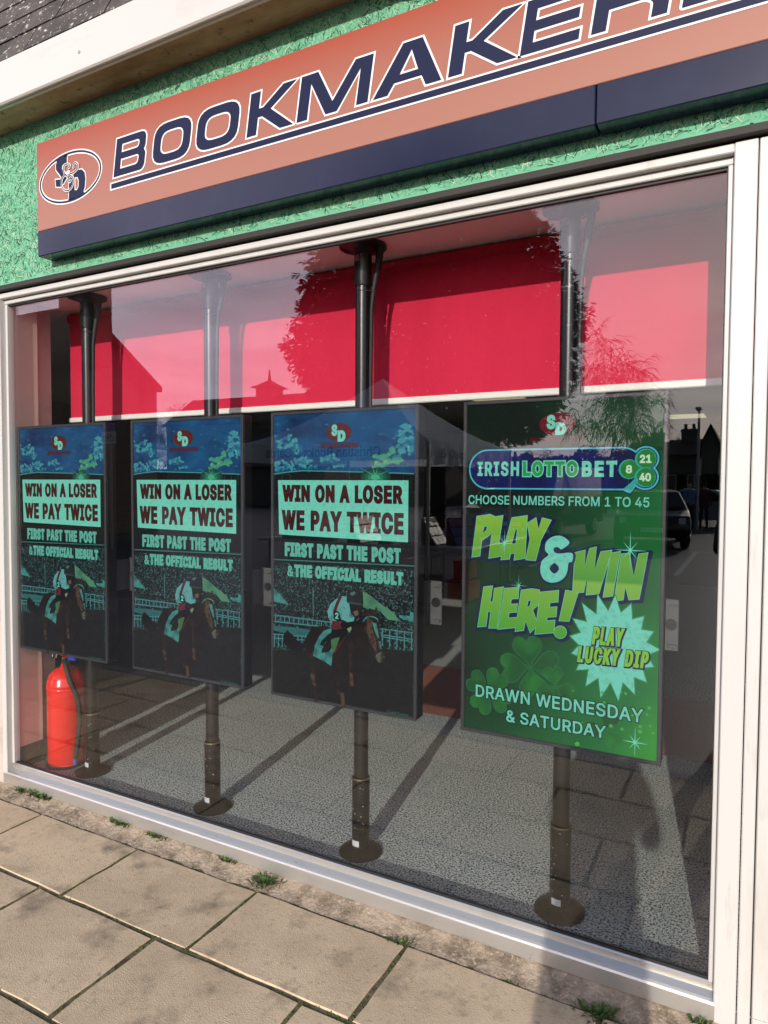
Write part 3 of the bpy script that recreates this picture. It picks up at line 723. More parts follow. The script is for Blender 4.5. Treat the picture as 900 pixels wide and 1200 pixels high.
# offer box
art.put([ccw(loc(A_,[(72,462),(760,463),(757,790),(78,748)],cx))],TL)
OX=lit('oxblood',srgb(62,14,18))
T(A_,'WIN ON A LOSER',95,485,575,728,490,592,OX,.0052,cx,1.16)
T(A_,'WE PAY TWICE',92,617,724,735,634,752,OX,.0056,cx,1.16)
T(A_,'FIRST PAST THE POST',108,788,864,720,820,903,TLD,.0044,cx,1.2)
art.put([ccw(loc(A_,[(52,877),(798,912),(798,918),(52,883)],cx))],lit('teal_line',srgb(52,118,108)))
# racecourse
art.put([ccw([(-iw,.016),(iw,.016)]+loc(A_,[(790,935),(45,897)],cx))],CROWD)
T(H_,'&',110,-62,1,147,-60,3,TLD,.0016,cx);T(H_,'THE OFFICIAL RESULT',151,-63,5,790,-30,57,TLD,.0044,cx,1.2)
PT=lit('pale_teal',srgb(66,136,128),[(30,srgb(34,84,82),.46,.66,I1)]);PG=lit('pale_green',srgb(76,132,98),[(16,srgb(46,96,80),.5,.7,I1)])
h=lambda pts,m,rg=0,sm=False: art.put([ccw(rough_edge(loc(H_,pts,cx),rg) if rg else (smooth(loc(H_,pts,cx)) if sm else loc(H_,pts,cx)))],m)
h([(32,72),(108,150),(116,168),(32,150)],PT);h([(553,88),(600,115),(640,150),(735,215),(768,262),(700,255),(650,205),(600,190),(555,185)],PG,.0008)
h([(765,228),(830,234),(828,206),(850,214),(850,274),(768,243)],PT)
h([(258,68),(264,68),(266,232),(261,232)],lit('lamp_picture',srgb(70,120,118)))
FEN=lit('fence_picture',srgb(66,130,130))
for a,b_ in(((34,224),(372,268)),((34,262),(372,298))): h([a,b_,(b_[0],b_[1]+7),(a[0],a[1]+7)],FEN)
for i in range(13):
    x=40+i*27;y=226+(x-34)*.13;h([(x,y),(x+5,y),(x+5,y+36),(x,y+36)],FEN)
h([(32,290),(160,300),(300,322),(372,330),(372,350),(250,352),(120,336),(32,318)],lit('hoarding_picture',srgb(44,98,98)),.001)
h([(32,335),(230,350),(230,357),(32,342)],FEN)
h([(32,358),(230,372),(230,377),(32,364)],FEN)
for i in range(9):
    x=36+i*23;h([(x,340),(x+5,340),(x+5,415),(x,415)],FEN)
for a,b_ in(((660,303),(850,328)),((660,338),(850,366)),((665,350),(850,380))): h([a,b_,(b_[0],b_[1]+6),(a[0],a[1]+6)],FEN)
for i in range(5):
    x=668+i*43;h([(x,306+i*5),(x+6,306+i*5),(x+6,406+i*7),(x,406+i*7)],FEN)
GR=lit('turf_picture',srgb(26,25,23),[(40,srgb(16,16,15),.45,.6,(1,1,3))])
art.put([ccw([(-iw,.016)]+[(iw,.016)]+loc(H_,[(850,436),(650,425),(300,428),(32,432)],cx)[:1]+loc(H_,[(650,428),(300,430)],cx)+[(-iw,loc(H_,[(32,432)],cx)[0][1])])],GR)
D1=lit('dark_horse',srgb(20,14,12),[(22,srgb(36,25,20),.5,.65,I1)]);D2=lit('brown_horse',srgb(46,33,25),[(45,srgb(24,18,15),.45,.6,I1)]);D3=lit('light_brown',srgb(84,64,48),[(60,srgb(48,36,28),.5,.62,I1)]);K=lit('picture_black',srgb(10,10,11))
h([(95,335),(118,315),(150,345),(185,385),(218,400),(205,440),(165,440),(120,420),(98,392)],K,.0014)
h([(212,405),(232,345),(268,302),(318,290),(372,300),(470,350),(530,300),(590,330),(590,430),(585,520),(560,600),(520,640),(470,690),(440,740),(398,735),(372,640),(350,540),(290,500),(250,460)],D1,sm=True)
h([(243,440),(268,440),(272,540),(284,620),(292,735),(276,735),(268,650),(250,585),(250,520)],D2)
h([(250,570),(276,580),(284,640),(270,640)],D3,.0012)
h([(475,395),(500,395),(495,480),(502,640),(484,640),(478,520)],D2);h([(480,560),(500,570),(504,640),(484,642)],D3,.001)
h([(424,680),(446,680),(458,765),(436,765)],D3,.001)
h([(400,560),(420,560),(425,700),(405,690)],D2)
# saddle cloth
h([(305,348),(332,318),(372,302),(392,355),(386,430),(374,524),(338,500),(268,464),(278,405)],PT,sm=False)
h([(318,375),(365,330),(370,350),(335,395),(352,400),(345,412),(308,400)],K);h([(285,395),(330,412),(326,424),(283,406)],lit('cloth_grey',srgb(60,120,116)))
# rider
h([(378,315),(470,300),(480,332),(402,392),(360,440),(318,448),(318,430),(345,385)],K)
h([(372,370),(395,360),(425,355),(395,440),(380,450)],lit('lime_picture',srgb(66,106,66)))
h([(440,370),(470,340),(430,400),(395,450),(385,450)],lit('rein_red',srgb(80,24,24)))
WT=lit('silks_picture',srgb(92,158,154),[(28,srgb(40,92,96),.46,.64,I1)])
h([(354,205),(368,165),(398,135),(440,115),(475,118),(490,175),(512,235),(505,262),(470,268),(438,252),(425,300),(372,272),(358,240)],WT)
h([(438,120),(420,120),(402,155),(384,214),(402,226),(412,178)],lit('silks_red',srgb(78,16,26)))
h([(390,196),(420,206),(438,262),(416,266),(388,248)],K)
T(H_,'2',398,212,248,418,212,248,TL,.0012,cx)
h([(382,256),(436,268),(428,306),(376,302)],lit('sleeve_red',srgb(92,26,30)))
h([(432,252),(470,270),(520,262),(540,275),(525,300),(480,312),(430,300)],K)
h([(468,306),(492,292),(500,315),(518,362),(506,366),(480,328)],lit('glove_picture',srgb(120,140,110)),.0006)
h([(478,150),(556,158),(558,196),(540,236),(512,238),(490,212)],lit('face_shadow',srgb(22,18,18)))
h([(505,205),(532,198),(536,226),(514,232)],lit('skin_picture',srgb(110,82,66)),.0008)
h([(467,128),(474,96),(500,78),(528,78),(550,96),(556,128),(554,166),(520,168),(470,150)],lit('helmet_picture',srgb(26,32,34)),sm=True)
h([(486,100),(506,88),(520,96),(500,112)],lit('helmet_shine',srgb(82,104,106)),sm=True)
h([(470,146),(556,160),(556,168),(470,156)],lit('helmet_brim',srgb(50,70,72)))
# horse head
h([(470,350),(500,300),(545,240),(575,215),(600,290),(612,400),(590,450),(540,430)],D1)
h([(560,220),(585,192),(628,202),(640,172),(651,212),(642,240),(658,290),(668,345),(668,415),(688,458),(688,500),(652,502),(632,468),(604,408),(575,345),(560,280)],D2)
h([(588,240),(615,250),(622,330),(640,390),(640,440),(612,400),(585,320)],D3,.0012)
h([(615,266),(640,274),(650,318),(657,352),(650,366),(636,330)],PT,.0006);h([(654,374),(666,382),(670,424),(662,420)],PT)
h([(640,452),(666,440),(690,470),(686,502),(654,502),(636,474)],lit('muzzle_picture',srgb(86,92,78),[(60,srgb(40,36,30),.45,.6,I1)]))
for pl_ in([(562,262),(590,236),(630,238),(650,252)],[(566,270),(572,330),(598,400),(620,440)],[(600,410),(630,380),(664,372)]):
    L_=spline(loc(H_,pl_,cx));w=.0022
    art.y-=.0001
    ribbon(art.mb,L_,w if pl_[0][0]!=562 else .0045,art.y);art.mb.m[-(len(L_)-1):]=[art.mi(PT if pl_[0][0]==562 else K)]*min(len(L_)-1,len(L_)-1);art.y-=.0004
T(H_,"T's and C's Apply",704,778,798,830,800,822,lit('small_print',srgb(52,104,88)),.0002,cx)
labs=['racing advert screen furthest from the door, above the red fire extinguisher','racing advert screen second from the extinguisher, dimmer and with no tent mirrored on it','racing advert screen beside the green lotto advert, with the tent mirrored over its sky picture']
SCR=[]
proto=make_screen(labs[2],PX[2],art)
for i in(0,1):
    c=copy_tree(proto);c.location=(PX[i],DY,DZ);c['label']=labs[i]
# ---- the lotto advert
cx=PX[3]
art4=Art();art=art4
G_=lit('green_picture',(0,.1,.02))
n=G_.node_tree;p=n.nodes['Principled BSDF'];L=n.links.new
tc=n.nodes.new('ShaderNodeTexCoord');mp=n.nodes.new('ShaderNodeMapping');mp.inputs['Rotation'].default_value=(0,R(-28),0);L(tc.outputs['Object'],mp.inputs[0])
s=n.nodes.new('ShaderNodeSeparateXYZ');L(mp.outputs[0],s.inputs[0]);r=n.nodes.new('ShaderNodeMapRange');r.inputs[1].default_value=-.55;r.inputs[2].default_value=.42;L(s.outputs[0],r.inputs[0])
t_=n.nodes.new('ShaderNodeTexNoise');t_.inputs['Scale'].default_value=3.2;t_.inputs['Detail'].default_value=1;L(tc.outputs['Object'],t_.inputs['Vector'])
a_=n.nodes.new('ShaderNodeMath');a_.operation='MULTIPLY_ADD';a_.inputs[1].default_value=.55;L(t_.outputs[0],a_.inputs[0]);L(r.outputs[0],a_.inputs[2])
b_=n.nodes.new('ShaderNodeMath');b_.operation='SUBTRACT';b_.inputs[1].default_value=.19;L(a_.outputs[0],b_.inputs[0])
cr=n.nodes.new('ShaderNodeValToRGB');L(b_.outputs[0],cr.inputs[0]);e=cr.color_ramp.elements
e[0].position=.12;e[0].color=(*srgb(10,24,16),1);e[1].position=1;e[1].color=(*srgb(50,150,40),1);q=e.new(.45);q.color=(*srgb(14,70,34),1);q=e.new(.75);q.color=(*srgb(26,112,52),1)
L(cr.outputs[0],p.inputs['Emission Color'])
art.put([[(-iw,.012),(iw,.012),(iw,DH-.012),(-iw,DH-.012)]],G_)
L4=lambda x,y:(535+x/3.529,460+y/3.529)
Q_=lambda x,y:(545+x/5.625,590+y/5.625)
R_=lambda x,y:(620+x/5.625,620+y/5.625)
B_=lambda x,y:(530+x/3.4615,720+y/3.4615)
NV=lit('navy_picture',srgb(16,24,70));NV2=lit('navy_edge',srgb(18,24,66))
ec=loc(L4,[(415,130),(489,130),(415,84)],cx)
art.put([ell(ec[0][0],ec[0][1],ec[1][0]-ec[0][0],ec[2][1]-ec[0][1])],lit('emblem_red_pale',srgb(104,24,34)))
T(L4,'S',372,92,152,408,92,152,TL,.0035,cx,ar=art);T(L4,'D',408,122,174,452,124,176,TL,.0045,cx,ar=art)
T(L4,'BOOKMAKERS',303,184,208,535,180,206,lit('dark_red2',srgb(72,14,26)),.0018,cx,1.1,.1,ar=art)
# banner
bb=loc(L4,[(57,318),(830,235),(110,243),(110,388)],cx);z1=(loc(L4,[(110,243)],cx)[0][1]+loc(L4,[(700,229)],cx)[0][1])/2;z0=(loc(L4,[(110,390)],cx)[0][1]+loc(L4,[(700,402)],cx)[0][1])/2
xr=loc(L4,[(770,300)],cx)[0][0];hr=(z1-z0)/2
pill=rr(bb[0][0],z0,xr,z1,hr*.98,10)
balls=[]
for x,y,r_ in((713,317,41),(782,274,42),(780,350,42)):
    c=loc(L4,[(x,y),(x,y-r_)],cx);balls.append((c[0],abs(c[1][1]-c[0][1])))
circ=lambda c,r_,k=1.0: ell(c[0],c[1],r_*k,r_*k,40)
stem=ccw(loc(L4,[(690,398),(722,372),(742,350),(752,362),(735,385),(715,410)],cx))
grp=[pill,stem]+[circ(c,r_,1.1) for c,r_ in balls]
art.put([offset([l],.0085)[0] for l in grp],lit('banner_shadow',srgb(12,26,50)))
art.put([offset([l],.005)[0] for l in grp],lit('banner_edge',srgb(72,176,190)))
art.put(grp,lit('banner_navy',srgb(15,25,86),[(6,srgb(10,16,54),.45,.65,I1)]))
for _ in range(26):
    u=random.uniform(bb[0][0]+.04,xr-.06);v=random.uniform(z0+.01,z1-.01);r_=random.uniform(.0008,.0024)
    art.put([ccw([(u+(r_ if k%2==0 else r_*.3)*math.cos(k*.785),v+(r_ if k%2==0 else r_*.3)*math.sin(k*.785)) for k in range(8)])],lit('star_picture',srgb(120,190,210)) if _==0 else art.mats[-1],.00001)
art.y-=.0002
T(L4,'IRISH',86,286,346,258,284,346,TL,.0025,cx,1.25,ar=art)
T(L4,'LOTTO',275,286,347,500,282,345,lit('lotto_green',srgb(44,150,70)),.003,cx,1.2,ar=art,edge=(TL,.0036))
T(L4,'BET',518,284,348,664,281,350,TL,.0035,cx,1.25,ar=art)
BALLG=lit('ball_green',srgb(30,120,48),[(14,srgb(70,170,60),.5,.7,I1)]);BALLC=lit('ball_rim',srgb(50,160,150))
for (c,r_),nm in zip(balls,('8','21','40')):
    art.put([circ(c,r_,1.0)],BALLC);art.put([ell(c[0]+r_*.08,c[1],r_*.88,r_*.9,40)],BALLG)
    k=.42 if len(nm)>1 else .24
    l=text(nm,(c[0]-r_*k*1.3,c[1]-r_*.42,c[0]+r_*k*1.3,c[1]+r_*.42),.0016,0);art.put(l,lit('ball_figures',srgb(190,225,190)) if nm=='8' else art.mats[[m_.name.startswith('ball_figures') for m_ in art.mats].index(True)])
art.put([stem],BALLC)
T(L4,'TM',828,226,240,852,225,239,K,.0003,cx,ar=art)
T(L4,'CHOOSE NUMBERS FROM 1 TO 45',50,422,462,798,435,474,lit('choose_teal',srgb(110,200,180)),.0007,cx,1.02,ar=art)
# play & win here
GG=lit('lime_letters',srgb(90,170,50));zz=[loc(Q_,[(300,850)],cx)[0][1],loc(Q_,[(300,80)],cx)[0][1]]
grad(GG,'Emission Color',2,[(zz[0],srgb(74,156,48)),((zz[0]+zz[1])/2-.01,srgb(128,178,66)),((zz[0]+zz[1])/2,srgb(74,150,48)),(zz[1],srgb(134,182,60))])
ED=lit('letter_teal_edge',srgb(110,196,160))
P1=[[[(80,85),(165,72),(195,85),(190,160),(165,205),(110,245),(98,345),(47,352)],[(125,150),(150,148),(145,175),(115,200)]],
 [[(192,90),(250,80),(222,270),(260,262),(245,345),(158,360)]],
 [[(310,95),(410,80),(395,360),(325,372),(330,325),(300,330),(292,365),(238,370)],[(332,170),(347,165),(337,265),(305,270)]],
 [[(412,130),(468,95),(485,175),(510,95),(568,110),(500,240),(465,375),(402,370),(430,235)]],
 [[(125,550),(182,543),(165,650),(185,650),(195,560),(253,550),(210,820),(158,820),(172,710),(150,712),(138,808),(85,812)]],
 [[(262,560),(355,552),(350,625),(305,628),(300,665),(345,662),(340,715),(290,718),(285,755),(345,752),(340,815),(218,828)]],
 [[(372,572),(440,562),(490,570),(497,620),(480,670),(445,700),(480,800),(430,850),(400,770),(385,835),(332,842)],[(415,640),(440,635),(430,675),(407,690)]],
 [[(498,585),(617,573),(612,648),(560,652),(555,685),(605,682),(600,745),(540,748),(538,775),(592,770),(585,850),(462,860)]],
 [[(665,572),(745,588),(685,775),(622,772)]],[[(628+40*math.cos(a),848+40*math.sin(a)) for a in np.linspace(0,6.28,24,endpoint=False)]]]
P2=[[[(305,155),(370,140),(365,255),(400,130),(443,118),(430,280),(475,150),(545,140),(460,425),(378,433),(388,300),(360,415),(288,418)]],
 [[(540,160),(602,148),(550,440),(490,447)]],
 [[(610,165),(660,160),(690,320),(725,165),(783,157),(725,460),(660,465),(635,380),(620,465),(562,473)]]]
LS=[]
for P,grp in((Q_,P1),(R_,P2)):
    for gph in grp:
        o_=ccw(loc(P,gph[0],cx));ls=[o_]
        for hh in gph[1:]: ls.append(ccw(loc(P,hh,cx))[::-1])
        LS.append(ls)
art.put([[(p[0]+.0045,p[1]-.0035) for p in l] for ls in LS for l in offset(ls,.009,1.8)],NV2)
art.put([l for ls in LS for l in offset(ls[:1],.0075,1.8)],NV2)
for ls in LS: art.put(offset(ls,.0018),ED,.00002)
art.y-=.0002
for ls in LS: art.put(ls,GG,.00002)
art.y-=.0002
amp=ccw(smooth(loc(Q_,[(690,258),(640,215),(580,218),(535,255),(530,310),(552,338),(510,375),(497,440),(520,500),(575,522),(635,505),(672,460),(684,390),(706,384),(708,326),(620,330),(592,320),(584,300),(602,286),(622,292),(638,302)],cx),3))
ah=ccw(smooth(loc(Q_,[(590,392),(622,428),(590,462),(558,428)],cx)))[::-1]
art.put([offset([amp],.0075)[0]],NV2);art.put([amp,ah],TL)
# sparkles
SPK=lit('sparkle_picture',srgb(120,215,190))
def spark(P,x,y,r_,ks=8):
    c=loc(P,[(x,y),(x,y-r_)],cx);l=abs(c[1][1]-c[0][1])
    art.put([ccw([(c[0][0]+l*(1.0 if k%4==0 else .62 if k%2==0 else .07)*math.cos(R(90+k*360/(2*ks)))*.8,c[0][1]+l*(1.0 if k%4==0 else .62 if k%2==0 else .07)*math.sin(R(90+k*360/(2*ks)))) for k in range(2*ks)])],SPK)
spark(Q_,262,262,95);spark(Q_,355,540,75);spark(R_,668,140,135);spark(B_,742,517,62)
# star burst
sc_=loc(R_,[(560,760)],cx)[0]
pts=[]
for k in range(34):
    a=R(k*360/34+3);rx,rz=(.136,.156) if k%2==0 else (.100,.110)
    f_=1+(.07*math.sin(k*2.7) if k%2==0 else 0)
    pts.append((sc_[0]-.004+rx*f_*math.cos(a),sc_[1]-.008+rz*f_*math.sin(a)))
art.put([offset([ccw(pts)],.004,1.5)[0]],lit('burst_edge',srgb(50,140,84)));art.put([ccw(pts)],TL)
LIM=lit('lime_small',srgb(126,190,52))
T(R_,'PLAY',415,652,772,632,648,768,LIM,.003,cx,1.3,.12,ar=art,edge=(NV2,.0035),tilt=.03,shift=(.002,-.0015))
T(R_,'LUCKY DIP',318,800,912,796,782,898,LIM,.003,cx,1.3,.12,ar=art,edge=(NV2,.0035),tilt=.03,shift=(.002,-.0015))
# clovers
CV=lit('clover_picture',srgb(22,80,38),[(10,srgb(34,118,44),.45,.65,I1)]);CVE=lit('clover_edge',srgb(44,110,62))
def clover(x,y,r_,a0,nn=4,m_=CV):
    c=loc(B_,[(x,y),(x+r_,y)],cx);s_=c[1][0]-c[0][0]
    for k in range(nn):
        a=R(a0+k*360/nn);d=Vector((math.cos(a),math.sin(a)));q=Vector((-d.y,d.x));pts=[]
        for t in np.linspace(0,2*math.pi,26,endpoint=False):
            hx=16*math.sin(t)**3;hy=13*math.cos(t)-5*math.cos(2*t)-2*math.cos(3*t)-math.cos(4*t)
            pts.append(tuple(Vector(c[0])+d*((hy+17.5)/30*s_)+q*(hx/32*s_*.95)))
        pts=ccw(pts)
        art.put([offset([pts],.0022)[0]],CVE,.00006);art.put([pts],m_,.00006)
clover(318,212,125,100);clover(150,310,95,60,4);clover(420,290,80,100,3);clover(620,465,80,70,3)
BOK=lit('bokeh_picture',srgb(74,170,70))
for _ in range(26):
    x,y,r_=random.uniform(470,815),random.uniform(290,530),random.uniform(2,9)
    c=loc(B_,[(x,y),(x+r_,y)],cx);rad=c[1][0]-c[0][0];art.put([ell(c[0][0],c[0][1],rad,rad,14)],BOK,.00002)
art.y-=.0003
spark(B_,742,517,62)
SHD=lit('letter_shadow',srgb(8,30,18))
T(B_,'DRAWN WEDNESDAY',98,278,330,775,385,440,TL,.0012,cx,1.05,ar=art,edge=(SHD,.003))
T(B_,'& SATURDAY',222,388,434,624,445,500,TL,.0012,cx,1.05,ar=art,edge=(SHD,.003))
make_screen('green lotto advert screen nearest the door, with lime comic letters and a teal starburst',cx,art)
# ------------------------------------------------------------------ support poles
POLE=mat('pole_paint',(.016,.016,.016),.4,.7,.5,noise=[(30,(.05,.047,.044),.6,.8,I1)]);TUBE=mat('pole_enamel',(.045,.045,.048),.34,.9,.5,noise=[(30,(.07,.07,.07),.6,.8,I1)])
STK=mat('paper_sticker',(.55,.56,.58),.6);STK2=mat('brown_sticker',(.30,.2,.17),.6)
BRS=mat('brass_ring',(.25,.2,.13),.4,.7);SCUFF=mat('scuff_marks',(.6,.58,.55),.7)
def pole(x,y,label):
    t=thing('support_pole',label,'pole',(x,y,FZ),'poles that carry the screens')
    m=MB();m.lathe([(.029,.28),(.029,2.27)],(x,y,FZ));m.build('tube',TUBE,t)
    m=MB();m.lathe([(.033,.02),(.0355,.03),(.0355,.298),(.0345,.305),(.030,.307)],(x,y,FZ))
    m.lathe([(.0358,.3),(.0366,.303),(.0358,.306)],(x,y,FZ),28,2);m.lathe([(.0356,.168),(.0360,.169),(.0356,.170)],(x,y,FZ))
    for _ in range(16):
        a=random.uniform(-2.4,-.5);zz=random.uniform(.05,.29);s_=random.uniform(.001,.0028)
        c=Vector((x+.0362*math.cos(a),y+.0362*math.sin(a),FZ+zz));tq=Vector((-math.sin(a),math.cos(a),0))
        m.add([c-tq*s_,c+tq*s_*.4-Vector((0,0,s_)),c+tq*s_,c+Vector((0,0,s_*1.3))],[(0,1,2,3)],1)
    sl_=m.build('lower_sleeve',[POLE,SCUFF,BRS],t)
    m=MB()
    for k in range(6):
        a0,a1=R(-125+k*9),R(-125+(k+1)*9);r_=.0364
        m.add([(x+r_*math.cos(a0),y+r_*math.sin(a0),FZ+.035),(x+r_*math.cos(a1),y+r_*math.sin(a1),FZ+.035),(x+r_*math.cos(a1),y+r_*math.sin(a1),FZ+.058),(x+r_*math.cos(a0),y+r_*math.sin(a0),FZ+.058)],[(0,1,2,3)])
    m.build('sticker',STK,sl_,fix=False)
    m=MB();m.lathe([(.086,0),(.086,.006),(.08,.011),(.05,.02),(.036,.024)],(x,y,FZ),36);m.build('base_plate',POLE,t)
    m=MB();m.lathe([(.033,2.235),(.0345,2.24),(.0345,2.372),(.036,2.38)],(x,y,FZ));m.lathe([(.036,2.36),(.05,2.372),(.07,2.379),(.092,2.382),(.092,2.3925),(.05,2.3945)],(x,y,FZ),36);top_=m.build('ceiling_plate',TUBE,t)
    m=MB()
    for k in range(5):
        a0,a1=R(-135+k*10),R(-135+(k+1)*10);r_=.0352
        m.add([(x+r_*math.cos(a0),y+r_*math.sin(a0),FZ+2.325),(x+r_*math.cos(a1),y+r_*math.sin(a1),FZ+2.325),(x+r_*math.cos(a1),y+r_*math.sin(a1),FZ+2.35),(x+r_*math.cos(a0),y+r_*math.sin(a0),FZ+2.35)],[(0,1,2,3)])
    m.build('sticker',STK2,top_,fix=False)
    m=MB()
    m.tube([(x+.068,y+.015,FZ+2.385),(x+.062,y+.012,FZ+2.32),(x+.044,y+.006,FZ+2.22),(x+.038,y+.002,FZ+2.15),(x+.036,y+.0,FZ+1.9),(x+.036,y+.0,FZ+1.75),(x+.042,y+.0,FZ+1.6)],[.016,.014,.010,.0085,.008,.008,.008],10)
    m.tube([(x-.03,y+.012,FZ+2.215),(x+.0,y-.032,FZ+2.215),(x+.035,y-.012,FZ+2.214),(x+.056,y+.004,FZ+2.212)],.002,6)
    m.build('cable',RUBBER,t)
    return t
pole(-2.932,.225,'black pole carrying the racing screen next to the fire extinguisher')
pole(-2.130,.225,'black pole carrying the second racing screen from the extinguisher')
pole(-1.352,.225,'black pole carrying the racing screen beside the green advert, its cable in full view')
pole(-.556,.225,'black pole carrying the green lotto screen')
# ------------------------------------------------------------------ blind
bl=thing('roller_blind','wide red roller blind with a white bottom bar, half lowered behind the poles','blind',(-1.6,.425,1.9))
REDB=mat('red_blind_cloth',(.74,.026,.08),.75,0,.2,noise=[(4,(.66,.02,.066),.4,.7,(1,1,.2)),(400,(.6,.018,.055),.5,.7,I1)])
# cloth slightly translucent
n=REDB.node_tree;L=n.links.new;p=n.nodes['Principled BSDF'];o_=n.nodes['Material Output']
tl_=n.nodes.new('ShaderNodeBsdfTranslucent');tl_.inputs[0].default_value=(.6,.02,.05,1);mx=n.nodes.new('ShaderNodeMixShader');mx.inputs[0].default_value=.12
L(p.outputs[0],mx.inputs[1]);L(tl_.outputs[0],mx.inputs[2]);L(mx.outputs[0],o_.inputs[0])
m=MB();nx=60
for j in range(2):
    for i in range(nx+1):
        x=-3.328+3.40*i/nx;m.v.append((x,.425+.0015*math.sin(i*.7)*(1-j),1.90 if j==0 else 2.44))
for i in range(nx): m.f.append((i,i+1,nx+2+i,nx+1+i));m.m.append(0);m.sm.append(True)
m.build('cloth',REDB,bl,fix=False)
m=MB();m.box((-3.335,.416,1.881),(.08,.434,1.907),0,.004);m.build('bottom_bar',mat('white_bar',(.8,.79,.74),.4),bl)
m=MB();m.tube([(-3.34,.44,2.447),(.09,.44,2.447)],.026,16);m.build('roller',REDB,bl)
# ------------------------------------------------------------------ extinguisher
ex=Vector((-3.145,.235,FZ))
fe=thing('fire_extinguisher','red fire extinguisher with a black hose standing by the left wall of the window','extinguisher',ex)
ERED=mat('extinguisher_red',(.86,.02,.012),.22,0,.5,coat=.5)
m=MB();m.lathe([(.088,.004),(.092,.0),(.092,.012),(.088,.018),(.092,.026),(.092,.40),(.0935,.404),(.0935,.408),(.091,.412),(.0935,.42),(.0935,.426),(.091,.432),(.087,.455),(.075,.48),(.052,.50),(.03,.508),(.022,.515),(.02,.53)],ex,40)
m.build('body',ERED,fe)
m=MB();m.lathe([(.1,-.0),(.1,.006),(.094,.012)],ex,40);m.build('base_ring',BLACK,fe)
m=MB()
for zz in(.13,.29): MB().box((ex.x-.104,ex.y-.03,FZ+zz),(ex.x-.09,ex.y+.0,FZ+zz+.025),0,.004).build('bracket_lug',ERED,fe)
m=MB();m.lathe([(.016,.525),(.018,.53),(.018,.56),(.012,.563)],ex,16);m.build('valve',mat('brass',(.45,.33,.14),.3,.9),fe)
m=MB();m.box((ex.x-.03,ex.y-.012,FZ+.565),(ex.x+.03,ex.y+.012,FZ+.585),0,.004);m.box((ex.x-.03,ex.y-.01,FZ+.595),(ex.x+.07,ex.y+.01,FZ+.61),0,.004);m.build('handle',ERED,fe)
m=MB();m.box((ex.x+.03,ex.y-.014,FZ+.55),(ex.x+.085,ex.y+.014,FZ+.585),0,.006);m.build('lever',mat('blue_plastic',(.02,.06,.5),.35),fe)
m=MB();c=Vector((ex.x-.045,ex.y-.03,FZ+.572));m.tube([c+Vector((.016*math.cos(a),0,.016*math.sin(a))) for a in np.linspace(0,6.283,20)],.004,8);m.build('safety_pin',CHROME,fe)
m=MB();m.tube([(ex.x+.01,ex.y-.012,FZ+.55),(ex.x+.04,ex.y-.03,FZ+.53),(ex.x+.085,ex.y-.04,FZ+.46),(ex.x+.108,ex.y-.012,FZ+.36),(ex.x+.110,ex.y+.0,FZ+.25),(ex.x+.107,ex.y-.015,FZ+.13),(ex.x+.104,ex.y-.028,FZ+.05)],[.012,.013,.013,.013,.013,.013,.012],12);hs=m.build('hose',RUBBER,fe)
m=MB();m.tube([(ex.x+.104,ex.y-.028,FZ+.05),(ex.x+.103,ex.y-.028,FZ+.02)],.0095,12);m.build('nozzle',mat('blue_nozzle',(.05,.14,.45),.4),hs)
# ------------------------------------------------------------------ inside, deeper
LAMPM=mat('ceiling_lamp_panel',(.7,.68,.55),.5,emit=(.30,.28,.17))
for x,y,lb in((-2.4,5.0,'pale square ceiling light behind the top of the green lotto screen'),(-.85,9-1.3,'pale ceiling light at the right of the window, past the screens')):
    t=thing('ceiling_light',lb,'ceiling light',(x,y,2.475),'shop ceiling lights')
    m=MB();m.box((x-.3,y-.3,2.462),(x+.3,y+.3,2.4745),0,.004);m.build('frame',WHITE,t)
    m=MB();m.box((x-.28,y-.28,2.458),(x+.28,y+.28,2.4615));m.build('diffuser',LAMPM,t)
# bar stool with a star foot
c=Vector((-1.62,2.78,FZ))
t=thing('office_chair','black star-footed chair mostly hidden behind the green screen','chair',c)
m=MB()
for k in range(5):
    a=R(k*72+168);m.tube([c+Vector((.03*math.cos(a),.03*math.sin(a),.11)),c+Vector((.31*math.cos(a),.31*math.sin(a),.065))],[.022,.016],10)
ft=m.build('foot',BLACK,t)
for k in range(5):
    m=MB();a=R(k*72+168);m.lathe([(.018,-.0),(.024,.01),(.024,.035),(.015,.045)],c+Vector((.30*math.cos(a),.30*math.sin(a),.004)),12);m.build('castor',CHROME,ft)
m=MB();m.lathe([(.026,.06),(.026,.40)],c);m.build('column',CHROME,t)
m=MB();m.box(c+Vector((-.23,-.22,.42)),c+Vector((.23,.22,.50)),0,.035);m.build('seat',BLACK,t)
m=MB();m.box(c+Vector((-.21,.2,.6)),c+Vector((.21,.25,1.05)),0,.025);m.box(c+Vector((-.03,.2,.44)),c+Vector((.03,.235,.7)),0,.006);m.build('backrest',BLACK,t)
# counter, wall panels
DW_=mat('dark_timber',(.05,.03,.022),.5,noise=[(4,(.025,.016,.012),.45,.65,(1,1,8))])
t=thing('counter','dark timber counter deep in the unlit shop','counter',(-4.6,7.6,FZ))
m=MB();m.box((-6.6,7.4,FZ),(-2.4,8.1,1.05),0,.01);m.build('body',DW_,t);m=MB();m.box((-6.65,7.35,1.052),(-2.35,8.15,1.09),0,.008);m.build('top',BLACK,t)
DR=mat('dark_red_panel',(.16,.02,.025),.6)
for i,(x,w_,lb) in enumerate(((-6.0,.9,'dark red wall panel behind the first two screens'),(-3.6,.9,'dark red wall panel at the back between the tent and lotto screens'))):
    o=MB().box((x-w_/2,8.96,.9),(x+w_/2,8.995,2.3),0,.004).build('wall_panel',DR);tag(o,lb,'panel','red panels on the back wall')
o=MB().box((.866,5.2,.2),(.895,7.6,1.75),0,.004).build('wall_panel',DR);tag(o,'dark red panel on the cream wall at the right of the shop','panel')
